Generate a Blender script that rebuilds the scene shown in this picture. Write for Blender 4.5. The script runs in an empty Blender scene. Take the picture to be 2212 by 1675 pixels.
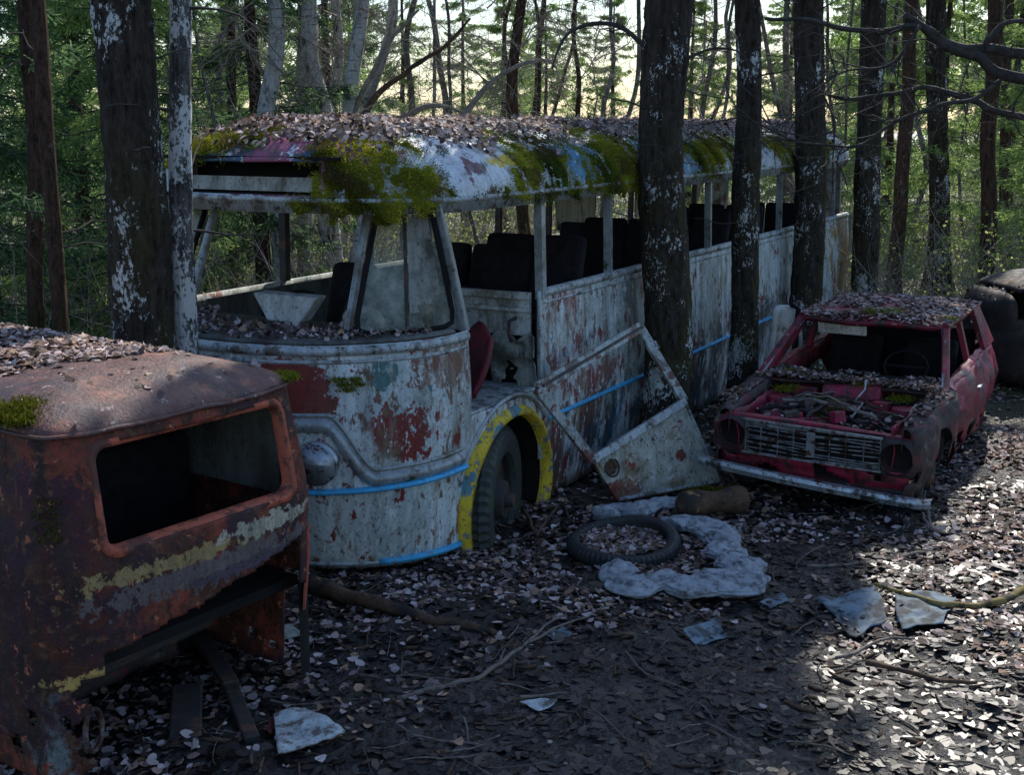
import bpy, math, random, numpy as np
from mathutils import Vector, noise as mn
R=math.radians; PI=math.pi
random.seed(7); rng=np.random.default_rng(7)
scene=bpy.context.scene; COL=scene.collection
F=2700.; CX=1106.; CY=837.5; PITCH=R(11.9); H=2.7
CP,SP=math.cos(PITCH),math.sin(PITCH)
def ray(px,py):
    a=(px-CX)/F; b=-(py-CY)/F
    return Vector((a,CP+b*SP,-SP+b*CP))
def gnd(px,py,z=0.0):
    d=ray(px,py); return Vector((0,0,H))+d*((z-H)/d.z)
def aty(px,py,Y):
    d=ray(px,py); return Vector((0,0,H))+d*(Y/d.y)
_T=rng.random((256,256))
def vn(x,y):
    x=np.asarray(x,float); y=np.asarray(y,float)
    ix=np.floor(x).astype(int); iy=np.floor(y).astype(int); fx=x-ix; fy=y-iy
    fx=fx*fx*(3-2*fx); fy=fy*fy*(3-2*fy)
    a=_T[ix%256,iy%256]; b=_T[(ix+1)%256,iy%256]; c=_T[ix%256,(iy+1)%256]; d=_T[(ix+1)%256,(iy+1)%256]
    return (a*(1-fx)+b*fx)*(1-fy)+(c*(1-fx)+d*fx)*fy
def gh(x,y):
    x=np.asarray(x,float); y=np.asarray(y,float)
    return (vn(x*.8+5,y*.8)-.5)*.10+(vn(x*2.7,y*2.7+9)-.5)*.07+(vn(x*8,y*8)-.5)*.036+(vn(x*23,y*23)-.5)*.016 + .02*np.clip(y-22,0,60)
class NT:
    def __init__(s,name):
        s.m=bpy.data.materials.new(name); s.m.use_nodes=True; s.t=s.m.node_tree; s.t.nodes.clear()
        s.out=s.n('ShaderNodeOutputMaterial')
    def n(s,ty,**k):
        nd=s.t.nodes.new(ty)
        for a,b in k.items(): setattr(nd,a,b)
        return nd
    def l(s,a,b): s.t.links.new(a,b)
    def coord(s,kind='Object'):
        return s.n('ShaderNodeTexCoord').outputs[kind]
    def noise(s,vec,scale=(1,1,1),detail=6,rough=.62,loc=None):
        m=s.n('ShaderNodeMapping'); m.inputs['Scale'].default_value=scale
        if loc: m.inputs['Location'].default_value=loc
        s.l(vec,m.inputs['Vector'])
        t=s.n('ShaderNodeTexNoise'); t.inputs['Scale'].default_value=1; t.inputs['Detail'].default_value=detail; t.inputs['Roughness'].default_value=rough
        s.l(m.outputs[0],t.inputs['Vector']); return t.outputs[0]
    def ramp(s,f,a,b,lo=0,hi=1):
        m=s.n('ShaderNodeMapRange'); m.inputs[1].default_value=a; m.inputs[2].default_value=b; m.inputs[3].default_value=lo; m.inputs[4].default_value=hi
        s.l(f,m.inputs[0]); return m.outputs[0]
    def math(s,op,a,b=None):
        m=s.n('ShaderNodeMath',operation=op)
        for i,v in enumerate((a,b)):
            if v is None: continue
            if isinstance(v,(int,float)): m.inputs[i].default_value=v
            else: s.l(v,m.inputs[i])
        return m.outputs[0]
    def mix(s,f,A,B,mode='MIX'):
        m=s.n('ShaderNodeMix',data_type='RGBA',blend_type=mode)
        for i,v in ((0,f),(6,A),(7,B)):
            if isinstance(v,(int,float)): m.inputs[i].default_value=v
            elif isinstance(v,tuple): m.inputs[i].default_value=(*v,1)
            else: s.l(v,m.inputs[i])
        return m.outputs[2]
    def vmath(s,op,a,b):
        m=s.n('ShaderNodeVectorMath',operation=op)
        for i,v in enumerate((a,b)):
            if isinstance(v,tuple): m.inputs[i].default_value=v
            else: s.l(v,m.inputs[i])
        return m
    def bump(s,h,st=.3,d=.01):
        b=s.n('ShaderNodeBump'); b.inputs['Strength'].default_value=st; b.inputs['Distance'].default_value=d; s.l(h,b.inputs['Height']); return b.outputs[0]
    def pbr(s,col,rough=.7,metal=0,nor=None,spec=.4):
        p=s.n('ShaderNodeBsdfPrincipled')
        if isinstance(col,tuple): p.inputs['Base Color'].default_value=(*col,1)
        else: s.l(col,p.inputs['Base Color'])
        if isinstance(rough,(int,float)): p.inputs['Roughness'].default_value=rough
        else: s.l(rough,p.inputs['Roughness'])
        p.inputs['Metallic'].default_value=metal; p.inputs['Specular IOR Level'].default_value=spec
        if nor: s.l(nor,p.inputs['Normal'])
        s.l(p.outputs[0],s.out.inputs[0]); return p
def paint(name,base,layers=(),blobs=(),rough=.55,metal=0,bump=.45,bs=60,spec=.4,grime=.5,top=()):
    s=NT(name); v=s.coord()
    c=s.mix(s.noise(v,(3,3,3)),tuple(x*.75 for x in base),tuple(min(1,x*1.22) for x in base))
    k=0
    edge=s.noise(v,(14,14,14),8,.7)
    def doblob(c,b):
        ctr,rad,bc=b[:3]; amp=b[3] if len(b)>3 else 1.2
        d=s.vmath('SUBTRACT',v,ctr); d=s.vmath('DIVIDE',d.outputs[0],rad); ln=s.n('ShaderNodeVectorMath',operation='LENGTH'); s.l(d.outputs[0],ln.inputs[0])
        e=s.math('MULTIPLY',s.math('SUBTRACT',edge,.5),amp*2)
        e2=s.math('ADD',ln.outputs['Value'],e)
        return s.mix(s.ramp(e2,1.02,.92),c,bc)
    for b in blobs: c=doblob(c,b)
    for L in layers:
        k+=1
        lc,sc,lo,hi=L[:4]
        c=s.mix(s.ramp(s.noise(v,sc,L[4] if len(L)>4 else 8,.68,(k*3.1,k*1.7,k*2.3)),lo,hi),c,lc)
    for b in top: c=doblob(c,b)
    if grime:
        g=s.noise(v,(11,11,1.2),6,.72,(9,4,1)); c=s.mix(s.ramp(g,.42,.68,0,grime),c,(.045,.036,.03))
        g=s.noise(v,(50,50,34),3,.7); c=s.mix(s.ramp(g,.56,.66,0,min(1,grime*1.3)),c,(.03,.026,.02))
    h=s.noise(v,(bs,bs,bs),6,.7); h2=s.math('ADD',h,s.math('MULTIPLY',s.noise(v,(7,7,7),4),1.5))
    s.pbr(c,s.ramp(edge,.3,.7,rough-.1,min(1,rough+.25)),metal,s.bump(h2,bump,.008),spec)
    return s.m
def plain(name,c,rough=.8,var=.5,sc=8,bump=.3,metal=0,spec=.3):
    s=NT(name); v=s.coord(); n=s.noise(v,(sc,sc,sc),7,.7)
    col=s.mix(s.ramp(n,.3,.7),tuple(x*(1-var) for x in c),tuple(min(1,x*(1+var)) for x in c))
    s.pbr(col,rough,metal,s.bump(s.noise(v,(sc*6,)*3,4),bump,.005),spec); return s.m
def colmat(name,rough=.7,transl=0.0,spec=.3):
    s=NT(name); a=s.n('ShaderNodeAttribute',attribute_name='Col').outputs['Color']
    p=s.pbr(a,rough,0,None,spec)
    if transl:
        t=s.n('ShaderNodeBsdfTranslucent'); s.l(a,t.inputs[0])
        m=s.n('ShaderNodeMixShader'); m.inputs[0].default_value=transl; s.l(p.outputs[0],m.inputs[1]); s.l(t.outputs[0],m.inputs[2]); s.l(m.outputs[0],s.out.inputs[0])
    return s.m
M={}
M['leaf']=colmat('dry_leaf',.7,.12,.2)
M['wetleaf']=colmat('wet_leaf',.40,0,.45)
M['moss']=colmat('moss_blades',.95,.35,.05)
M['needle']=colmat('needles',.6,.60,.3)
M['twig']=plain('twig_bark',(.055,.048,.042),.9,.6,20)
M['twigpale']=plain('pale_twig_bark',(.26,.23,.20),.9,.5,20)
M['black']=plain('black_and_recess_shade',(.012,.011,.011),.9,.4)  # black parts, also painted shade inside openings and recesses
M['lamp']=plain('dark_lamp_glass',(.018,.022,.025),.12,.3,3,.05,0,.7)
M['rubber']=paint('old_rubber',(.038,.042,.040),[((.05,.07,.03),(7,7,7),.50,.62)],rough=.6,grime=0)
M['seat']=plain('dark_seat_cloth',(.014,.012,.014),.95,.6,14)
M['steel']=paint('tarnished_steel',(.46,.50,.53),[((.14,.08,.05),(12,12,12),.53,.60),((.06,.07,.06),(6,6,6),.56,.62)],rough=.33,metal=.6,bump=.15,grime=.35)
M['grille']=paint('dull_grille_metal',(.36,.38,.39),[((.09,.055,.04),(14,14,14),.50,.57)],rough=.4,metal=.6,bump=.1,grime=.45)
M['alu']=paint('weathered_trim',(.50,.55,.55),[((.17,.15,.12),(8,8,8),.51,.61),((.05,.07,.03),(6,6,6),.58,.64),((.2,.09,.06),(16,16,16),.60,.64)],rough=.48,metal=.2,bump=.25)
M['flare']=paint('smooth_grey_flare',(.38,.42,.43),[((.18,.17,.14),(5,5,5),.5,.64),((.06,.08,.03),(6,6,6),.58,.64)],rough=.34,metal=.3,bump=.10,grime=.4)
M['blue']=paint('blue_trim_paint',(.06,.46,.80),[((.2,.26,.28),(12,12,12),.58,.62)],rough=.4,grime=.3)
M['yellow']=paint('yellow_arch_paint',(.70,.51,.03),[((.10,.24,.30),(5,5,5),.565,.585),((.22,.22,.20),(13,13,13),.56,.60),((.3,.1,.04),(22,22,22),.60,.64)],rough=.6,grime=.45)
DRED=(.24,.030,.024)
M['body']=paint('flaking_bus_paint',(.52,.60,.59),
   [((.72,.78,.76),(3,3,1.5),.5,.6),((.33,.29,.23),(6,6,1.0),.54,.65),((.30,.13,.09),(5,5,2.0),.595,.615),(DRED,(7,7,4.5),.595,.61),((.05,.19,.23),(5,5,2.5),.64,.66),((.16,.17,.10),(2.5,2.5,2),.57,.71),((.20,.12,.08),(13,13,5),.585,.62),((.19,.18,.15),(1.5,1.5,.6),.53,.69),((.70,.76,.74),(20,20,9),.585,.615)],
   [((-.40,.5,1.05),(.50,.6,.55),(.03,.07,.09),.5),((.95,.5,.88),(.24,.5,.17),DRED,1.9),((1.05,.9,1.25),(.18,.35,.20),(.22,.10,.065),1.2),((1.15,2.45,1.25),(.3,.26,.45),(.30,.10,.09),1.8),((1.15,3.0,.8),(.3,.5,.12),(.28,.09,.08),2.),((1.15,3.2,.32),(.3,1.6,.38),(.13,.07,.05),1.2),((1.15,4.6,.3),(.3,1.7,.5),(.03,.10,.14),1.),
    ((1.15,11.,1.2),(.6,1.0,.8),(.38,.22,.06),1.),((.95,.45,1.25),(.07,.3,.10),(.09,.2,.2),.7),((1.15,7,.5),(.3,2.5,.4),(.04,.06,.07),1.)],rough=.46,grime=.48,bump=.35,
    top=[((.50,.1,1.17),(.23,.6,.20),(.22,.035,.026),.9),((.66,.3,1.05),(.10,.4,.16),(.21,.055,.04),2.2)])
M['roof']=paint('flaking_roof_paint',(.52,.58,.63),
   [((.10,.09,.08),(5,5,5),.55,.62),((.18,.07,.10),(4,4,4),.58,.61),((.76,.80,.83),(9,9,9),.58,.62)],
   [((.2,.6,.0+2.55),(.55,.6,.32),(.34,.09,.17),.6),((.35,.55,2.45),(.10,.4,.10),(.04,.15,.32),1.2),((-.4,.5,2.5),(.3,.3,.2),(.03,.10,.17),.8),((1.0,1.40,2.4),(.35,.65,.4),(.70,.76,.80),.4),((.95,1.75,2.46),(.25,.42,.05),(.82,.60,.05),.8),((1,2.75,2.5),(.3,.4,.3),(.05,.26,.45),.6),((1,4.9,2.5),(.4,1.0,.3),(.15,.34,.50),.7),((1,6.5,2.5),(.4,.5,.3),(.5,.46,.14),.9)],rough=.38,grime=.4)
M['cream']=paint('cream_panel',(.72,.66,.53),[((.25,.2,.14),(4,4,2),.54,.66)],rough=.7)
M['whitepanel']=paint('stained_white_panel',(.60,.61,.58),[((.26,.23,.18),(5,5,2),.5,.62),((.08,.09,.05),(6,6,6),.58,.7)],rough=.7)
M['lining']=paint('dark_stained_lining',(.15,.155,.145),[((.06,.055,.05),(4,4,2),.45,.62)],rough=.8)
M['redseat']=paint('torn_red_vinyl',(.17,.012,.022),[((.05,.012,.015),(6,6,6),.5,.6)],rough=.55,grime=.4)
M['tear']=paint('torn_grey_sheet',(.32,.33,.29),[((.09,.09,.07),(4,4,4),.5,.62)],rough=.8)
M['van']=paint('rusted_van_paint',(.30,.060,.033),
   [((.10,.032,.020),(4,4,4),.45,.53),((.055,.022,.030),(2.4,2.4,2.4),.50,.58),((.60,.18,.09),(14,14,14),.61,.635),((.035,.02,.016),(9,9,3.5),.54,.61),((.17,.075,.04),(22,22,22),.56,.61)],
   [((-.8,.1,.28),(.3,.4,.22),(.20,.23,.24),1.0),((-.8,.2,1.15),(.3,.6,.26),(.08,.020,.035),.8),((-.8,.2,.75),(.3,.6,.3),(.11,.034,.020),.8)],rough=.58,grime=.6,bump=.8,spec=.25,
   top=[((.05,0,.82),(.62,.3,.07),(.17,.135,.13),2.2),((-.20,0,.905),(.42,.3,.034),(.40,.28,.12),2.8),((.34,0,.93),(.26,.3,.042),(.50,.45,.34),2.2),((.2,0,.775),(.35,.3,.028),(.10,.075,.10),2.2),((-.60,.05,.5),(.14,.3,.035),(.6,.38,.12),2.4)])
M['vanroof']=paint('rusted_van_roof',(.14,.055,.045),[((.27,.095,.06),(6,6,6),.53,.59),((.06,.030,.038),(3,3,3),.49,.58),((.5,.36,.32),(15,15,15),.61,.64),((.06,.03,.02),(25,25,25),.54,.6)],rough=.40,grime=.3,bump=.8,spec=.45)
M['vanframe']=paint('orange_window_frame',(.50,.11,.055),[((.14,.045,.03),(7,7,7),.51,.57)],rough=.6,grime=.4)
M['carred']=paint('faded_maroon_paint',(.28,.016,.045),[((.08,.016,.022),(5,5,5),.50,.58),((.46,.27,.29),(14,14,14),.61,.66),((.05,.035,.03),(4,4,4),.56,.62)],rough=.38,grime=.5)
M['bay']=paint('maroon_bay_paint',(.37,.020,.060),[((.08,.016,.022),(7,7,7),.52,.58),((.06,.045,.035),(13,13,13),.56,.61)],rough=.42,grime=.45)
M['cardark']=paint('dark_rusty_fender',(.055,.036,.036),[((.20,.02,.035),(5,5,5),.56,.62),((.17,.14,.12),(12,12,12),.58,.64)],rough=.6)
M['oldcar']=paint('old_brown_car_paint',(.026,.020,.018),[((.09,.04,.022),(4,4,4),.54,.62),((.10,.085,.075),(14,14,14),.62,.68)],rough=.65)
M['engine']=paint('greasy_metal',(.05,.044,.042),[((.15,.07,.045),(9,9,9),.52,.6)],rough=.6)
M['gray']=paint('grey_stuffed_cloth',(.38,.41,.44),[((.17,.17,.18),(14,14,14),.5,.62),((.08,.066,.055),(5,5,5),.56,.66)],rough=1.,bump=.8,bs=100,spec=.1,grime=.3)
M['wood']=paint('rotten_wood',(.13,.07,.038),[((.035,.027,.022),(6,6,6),.47,.57),((.40,.21,.09),(9,9,9),.6,.66)],rough=.85,bump=.8)
M['ochre']=paint('mossy_ochre_bark',(.28,.21,.07),[((.06,.05,.03),(9,9,9),.48,.57)],rough=.85,bump=.6,grime=.3)
M['stick']=plain('stick_bark',(.17,.14,.115),.85,.6,25)
M['palewood']=paint('peeled_board',(.52,.57,.58),[((.16,.14,.12),(9,9,9),.5,.58)],rough=.7)
def glassmat():
    s=NT('dusty_glass'); v=s.coord(); n=s.noise(v,(5,5,5),8,.7); d=s.n('ShaderNodeBsdfPrincipled'); s.l(s.mix(s.ramp(n,.35,.65),(.07,.085,.06),(.34,.36,.29)),d.inputs[0]); d.inputs['Roughness'].default_value=.22
    t=s.n('ShaderNodeBsdfTransparent'); m=s.n('ShaderNodeMixShader'); s.l(s.ramp(n,.3,.7,.4,.88),m.inputs[0]); s.l(t.outputs[0],m.inputs[1]); s.l(d.outputs[0],m.inputs[2]); s.l(m.outputs[0],s.out.inputs[0]); return s.m
M['glass']=glassmat()
def bark(name,dark,light,lichen,lth,moss,mz,bands=False):
    s=NT(name); v=s.coord()
    rid=s.noise(v,(22,22,4.5),8,.8); blk=s.noise(v,(34,34,16),6,.7,(2,2,2)); rb=s.math('ADD',s.math('MULTIPLY',rid,.65),s.math('MULTIPLY',blk,.35))
    c=s.mix(s.ramp(rb,.40,.60),dark,light)
    if lichen:
        a=s.noise(v,(4.5,4.5,2.6),5,.6,(3,1,7)); b=s.noise(v,(44,44,28),5,.75)
        f=s.math('ADD',s.math('MULTIPLY',a,.52),s.math('MULTIPLY',b,.48)); c=s.mix(s.ramp(f,lth,lth+.014),c,lichen)
    if bands:
        a=s.noise(v,(3,3,30),4,.6,(1,5,2)); c=s.mix(s.ramp(a,.58,.64,0,.8),c,(.06,.055,.05))
        a=s.noise(v,(5,5,2.2),7,.75,(1,5,2)); c=s.mix(s.ramp(a,.52,.60),c,(.09,.08,.07))
    sep=s.n('ShaderNodeSeparateXYZ'); s.l(v,sep.inputs[0]); g=s.ramp(sep.outputs[2],mz,mz-2.2); nn=s.noise(v,(4,4,2),6,.7,(4,4,4))
    c=s.mix(s.math('MULTIPLY',g,s.ramp(nn,.47,.6,0,.75)),c,moss)
    s.pbr(c,.9,0,s.bump(rb,1.,.06),.2); return s.m
M['bark']=bark('dark_lichened_bark',(.010,.008,.006),(.10,.078,.062),(.80,.82,.79),.570,(.075,.068,.015),3.2)
M['barkb']=bark('white_mottled_bark',(.04,.036,.033),(.24,.23,.21),(.82,.83,.81),.500,(.07,.065,.015),1.6)
M['barkr']=bark('brown_spruce_bark',(.018,.012,.009),(.15,.085,.058),(.3,.28,.24),.60,(.05,.05,.014),2.5)
M['barkp']=bark('pale_aspen_bark',(.06,.055,.048),(.28,.25,.21),(.5,.51,.47),.56,(.08,.08,.02),2.0)
M['birch']=bark('birch_bark',(.46,.46,.44),(.80,.80,.78),None,.6,(.06,.07,.03),1.8,True)
def groundmat():
    s=NT('forest_floor'); v=s.coord()
    vo=s.n('ShaderNodeTexVoronoi'); vo.inputs['Scale'].default_value=26; vo.inputs['Randomness'].default_value=1
    wv=s.n('ShaderNodeVectorMath',operation='ADD'); s.l(v,wv.inputs[0]); nz=s.n('ShaderNodeTexNoise'); nz.inputs['Scale'].default_value=9; s.l(v,nz.inputs[0]); sc=s.vmath('MULTIPLY',nz.outputs[1],(.12,.12,.12)); s.l(sc.outputs[0],wv.inputs[1]); s.l(wv.outputs[0],vo.inputs['Vector'])
    sepc=s.n('ShaderNodeSeparateXYZ'); s.l(vo.outputs['Color'],sepc.inputs[0])
    c=s.mix(s.ramp(sepc.outputs[0],.2,1),(.007,.006,.005),(.034,.025,.021))
    c=s.mix(s.ramp(s.noise(v,(1.5,1.5,1.5)),.5,.65,0,.8),c,(.006,.005,.005))
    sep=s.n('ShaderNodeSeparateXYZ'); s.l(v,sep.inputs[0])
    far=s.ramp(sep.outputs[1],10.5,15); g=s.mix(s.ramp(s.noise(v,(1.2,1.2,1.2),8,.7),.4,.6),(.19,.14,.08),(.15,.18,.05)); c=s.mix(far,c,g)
    h=s.math('ADD',vo.outputs['Distance'],s.noise(v,(60,60,60)))
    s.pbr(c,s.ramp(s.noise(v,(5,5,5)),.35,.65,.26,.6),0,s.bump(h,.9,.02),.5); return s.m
M['ground']=groundmat()
class MB:
    def __init__(s): s.v=[]; s.f=[]
    def add(s,vs,fs):
        o=len(s.v); s.v+=[tuple(v) for v in vs]; s.f+=[tuple(i+o for i in f) for f in fs]; return s
    def hexa(s,c): return s.add(c,[(0,3,2,1),(4,5,6,7),(0,1,5,4),(1,2,6,5),(2,3,7,6),(3,0,4,7)])
    def box(s,c,d,rx=0,rz=0):
        c=Vector(c); out=[]
        for z in (-1,1):
            for x,y in ((-1,-1),(1,-1),(1,1),(-1,1)):
                p=Vector((x*d[0]/2,y*d[1]/2,z*d[2]/2))
                if rx: p=Vector((p.x,p.y*math.cos(rx)-p.z*math.sin(rx),p.y*math.sin(rx)+p.z*math.cos(rx)))
                if rz: p=Vector((p.x*math.cos(rz)-p.y*math.sin(rz),p.x*math.sin(rz)+p.y*math.cos(rz),p.z))
                out.append(c+p)
        return s.hexa(out)
    def bar(s,p,q,w,d,nor=(0,1,0)):
        p,q=Vector(p),Vector(q); t=(q-p).normalized(); n=Vector(nor); n=(n-t*n.dot(t)).normalized(); b=t.cross(n)
        a=[]
        for e in (p,q):
            for i,j in ((-1,-1),(1,-1),(1,1),(-1,1)): a.append(e+b*(i*w/2)+n*(j*d/2))
        return s.hexa(a)
    def tube(s,pts,r,n=8,closed=False,cap=True,jit=0):
        pts=[Vector(p) for p in pts]; N=len(pts); rr=r if isinstance(r,(list,tuple)) else [r]*N
        vs=[]; up=Vector((0,0,1)); prev=None
        for i,p in enumerate(pts):
            a=pts[(i-1)%N] if (closed or i>0) else p; b=pts[(i+1)%N] if (closed or i<N-1) else p
            t=(b-a).normalized()
            x=t.cross(up) if prev is None else prev-t*prev.dot(t)
            if x.length<1e-3: x=t.cross(Vector((1,0,0)))
            x.normalize(); prev=x; y=t.cross(x)
            for k in range(n):
                an=2*PI*k/n; q=rr[i]*(1+(jit*mn.noise(p*9+Vector((k*1.3,0,0))) if jit else 0)); vs.append(p+x*math.cos(an)*q+y*math.sin(an)*q)
        fs=[]
        for i in range(N if closed else N-1):
            j=(i+1)%N
            for k in range(n): fs.append((i*n+k,i*n+(k+1)%n,j*n+(k+1)%n,j*n+k))
        if cap and not closed: fs+= [tuple(range(n))[::-1],tuple((N-1)*n+k for k in range(n))]
        return s.add(vs,fs)
    def cyl(s,c,axis,r,h,n=24,r2=None):
        c=Vector(c); a=Vector(axis).normalized(); return s.tube([c-a*h/2,c+a*h/2],[r,r if r2 is None else r2],n)
    def grid(s,fn,us,vs_,keep=None,closeu=False):
        nu,nv=len(us),len(vs_); V=[fn(u,v) for u in us for v in vs_]; fs=[]
        for i in range(nu if closeu else nu-1):
            j=(i+1)%nu
            for k in range(nv-1):
                q=(i*nv+k,j*nv+k,j*nv+k+1,i*nv+k+1)
                if keep:
                    c=(Vector(V[q[0]])+Vector(V[q[1]])+Vector(V[q[2]])+Vector(V[q[3]]))/4
                    if not keep(c): continue
                fs.append(q)
        return s.add(V,fs)
    def build(s,name,mat,parent=None,smooth=False,bevel=0,solid=0):
        me=bpy.data.meshes.new(name); me.from_pydata(s.v,[],s.f); me.materials.append(M[mat] if isinstance(mat,str) else mat)
        if smooth:
            for p in me.polygons: p.use_smooth=True
        o=bpy.data.objects.new(name,me); COL.objects.link(o); o.parent=parent
        if bevel:
            b=o.modifiers.new('b','BEVEL'); b.width=bevel; b.segments=2; b.limit_method='ANGLE'
        if solid:
            b=o.modifiers.new('s','SOLIDIFY'); b.thickness=solid; b.offset=-1
        return o
def npmesh(name,V,Fq,mat,parent=None,col=None):
    V=np.ascontiguousarray(V,dtype=np.float32); Fq=np.ascontiguousarray(Fq,dtype=np.int32)
    me=bpy.data.meshes.new(name); m,k=Fq.shape
    me.vertices.add(len(V)); me.vertices.foreach_set('co',V.ravel())
    me.loops.add(m*k); me.loops.foreach_set('vertex_index',Fq.ravel())
    me.polygons.add(m); me.polygons.foreach_set('loop_start',np.arange(0,m*k,k,dtype=np.int32))
    me.update(calc_edges=True)
    if col is not None:
        a=me.color_attributes.new('Col','FLOAT_COLOR','POINT'); c=np.ones((len(V),4),np.float32); c[:,:3]=col; a.data.foreach_set('color',c.ravel())
    me.materials.append(M[mat]); o=bpy.data.objects.new(name,me); COL.objects.link(o); o.parent=parent
    return o
def tag(o,label,cat,group=None,kind=None):
    o['label']=label; 
    if cat: o['category']=cat
    if group: o['group']=group
    if kind: o['kind']=kind
    return o
def thing(name,loc,rz,label,cat,group=None):
    o=bpy.data.objects.new(name,None); COL.objects.link(o); o.location=loc; o.rotation_euler=(0,0,rz); return tag(o,label,cat,group)
cam=bpy.data.cameras.new('camera'); co=bpy.data.objects.new('camera',cam); COL.objects.link(co); co.location=(0,0,H); co.rotation_euler=(PI/2-PITCH,0,0)
cam.sensor_width=36; cam.lens=36*F/2212; cam.clip_end=800; scene.camera=co
SE=R(42); SA=R(22)
sd=Vector((math.sin(SA)*math.cos(SE),math.cos(SA)*math.cos(SE),math.sin(SE)))
sun=bpy.data.lights.new('sun','SUN'); sun.energy=5; sun.angle=R(.5); sun.color=(1,.94,.84); so=bpy.data.objects.new('sun',sun); COL.objects.link(so); so.rotation_euler=(-sd).to_track_quat('-Z','Y').to_euler(); so.location=(5,5,20)
w=bpy.data.worlds.new('World'); scene.world=w; w.use_nodes=True; nt=w.node_tree; sk=nt.nodes.new('ShaderNodeTexSky'); sk.sky_type='NISHITA'; sk.sun_disc=False; sk.sun_elevation=SE; sk.sun_rotation=SA; sk.air_density=1.3; sk.dust_density=1.0; sk.ozone_density=2.0; bg=nt.nodes['Background']; bg.inputs[1].default_value=.15
wb=nt.nodes.new('ShaderNodeMix'); wb.data_type='RGBA'; wb.blend_type='MULTIPLY'; wb.inputs[0].default_value=1; wb.inputs[7].default_value=(.94,1.05,1.22,1); nt.links.new(sk.outputs[0],wb.inputs[6]); nt.links.new(wb.outputs[2],bg.inputs[0])
scene.view_settings.view_transform='Standard'; scene.view_settings.look='None'
# ---------- ground
def axis(lo,hi,step,far,gr=1.14):
    a=list(np.arange(lo,hi,step)); s=step; x=hi
    while x<far: a.append(x); s*=gr; x+=s
    s=step; x=lo-step
    while x>-far: a.insert(0,x); s*=gr; x-=s
    return np.array(a)
gx=axis(-3.6,5.2,.03,400); gy=axis(3.0,11.5,.03,400)
GX,GY=np.meshgrid(gx,gy,indexing='ij'); GZ=gh(GX,GY); GZ=np.where((abs(GX)>40)|(GY>45)|(GY<-20),.5*np.clip(GY/45,0,1),GZ)
nx,ny=GX.shape; idx=np.arange(nx*ny).reshape(nx,ny)
Fq=np.stack([idx[:-1,:-1],idx[1:,:-1],idx[1:,1:],idx[:-1,1:]],-1).reshape(-1,4)
g=npmesh('ground',np.stack([GX,GY,GZ],-1).reshape(-1,3),Fq,'ground'); g['kind']='structure'; g['label']='dark wet forest floor of mud and leaf litter'
def norm(a): return a/np.maximum(1e-6,np.linalg.norm(a,axis=-1,keepdims=True))
def leaf_arrays(P,Nn,size,tilt,cols,curl=.25):
    n=len(P); Nn=norm(Nn+rng.normal(0,tilt,(n,3))); a=norm(np.cross(Nn,rng.normal(0,1,(n,3)))); b=np.cross(Nn,a)
    sz=size*(.4+.95*rng.random(n))[:,None]; cu=(curl*rng.normal(.4,1,n))[:,None]; asp=(.65+.5*rng.random(n))[:,None]
    tmpl=[(-.5,0,1),(-.28,.36,.45),(.1,.44,.3),(.42,.24,.7),(.58,0,1.2),(.42,-.24,.7),(.1,-.44,.3),(-.28,-.36,.45)]
    V=np.stack([P+a*sz*u*(1+.25*rng.normal(0,1,(n,1))*.5)+b*sz*v*asp+Nn*(sz*cu*(w-.45)) for u,v,w in tmpl],1)
    Fq=np.arange(n*8).reshape(n,8); C=np.repeat(cols[:,None,:],8,1)
    return V.reshape(-1,3),Fq,C.reshape(-1,3)
PAL=np.array([(.56,.43,.40),(.43,.33,.31),(.33,.22,.18),(.22,.14,.11),(.49,.40,.38),(.12,.075,.06),(.60,.50,.47),(.40,.25,.16)])
def leafcols(n,dark=0.0):
    c=PAL[rng.integers(0,len(PAL),n)]*(.6+.6*rng.random(n))[:,None]
    k=rng.random(n)<dark; c[k]*=.22; return c
def scatter(name,P,Nn,size,label,dark=0,tilt=.35,curl=.25,lift=.008):
    P=P+Nn*lift*rng.random((len(P),1))*2
    V,Fq,C=leaf_arrays(P,Nn,size,tilt,leafcols(len(P),dark),curl); return tag(npmesh(name,V,Fq,'leaf',None,C),label,'leaves',None,'stuff')
def mudf(X,Y):
    a=np.exp(-(((X-.9)/1.7)**2+((Y-5.4)/1.2)**2)**2); b=np.exp(-(((X-1.7)/.6)**2+((Y-6.9)/.8)**2)**2)*.8
    m=np.maximum(a,b); return np.clip(m*1.1+(vn(X*2.2+7,Y*2.2)-.5)*.7*(m>.1),0,1)
N0=270000
X=rng.uniform(-3.6,6.5,N0); Y=3.0+(rng.random(N0)**.8)*13
mud=mudf(X,Y); dens=1-.975*np.clip(mud*1.35,0,1); dens*=np.clip(.30+2.2*vn(X*1.7+3,Y*1.7)-.6,0.10,1.1); dens=np.where(Y>11,dens*.4,dens)
k=rng.random(N0)<dens*.52; X,Y=X[k],Y[k]
P=np.stack([X,Y,gh(X,Y)],-1); Nn=np.tile(np.array([[0,0,1.]]),(len(P),1)); mk=mudf(X,Y)
V,Fq,C=leaf_arrays(P+np.array([0,0,.004])+rng.random((len(P),1))*np.array([0,0,.013]),Nn,.047,.26,leafcols(len(P))*np.where(rng.random(len(P))<.32+.35*mk,.22,1)[:,None],.20)
tag(npmesh('leaf_litter',V,Fq,'leaf',None,C),'fallen pinkish brown leaves strewn over the muddy ground','leaves',None,'stuff')
N1=30000; X=rng.uniform(-3.4,5,N1); Y=rng.uniform(3.2,9.5,N1); P=np.stack([X,Y,gh(X,Y)],-1)
V,Fq,C=leaf_arrays(P,np.tile([[0,0,1.]],(N1,1)),.066,.11,leafcols(N1)*.085,.10)
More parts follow.
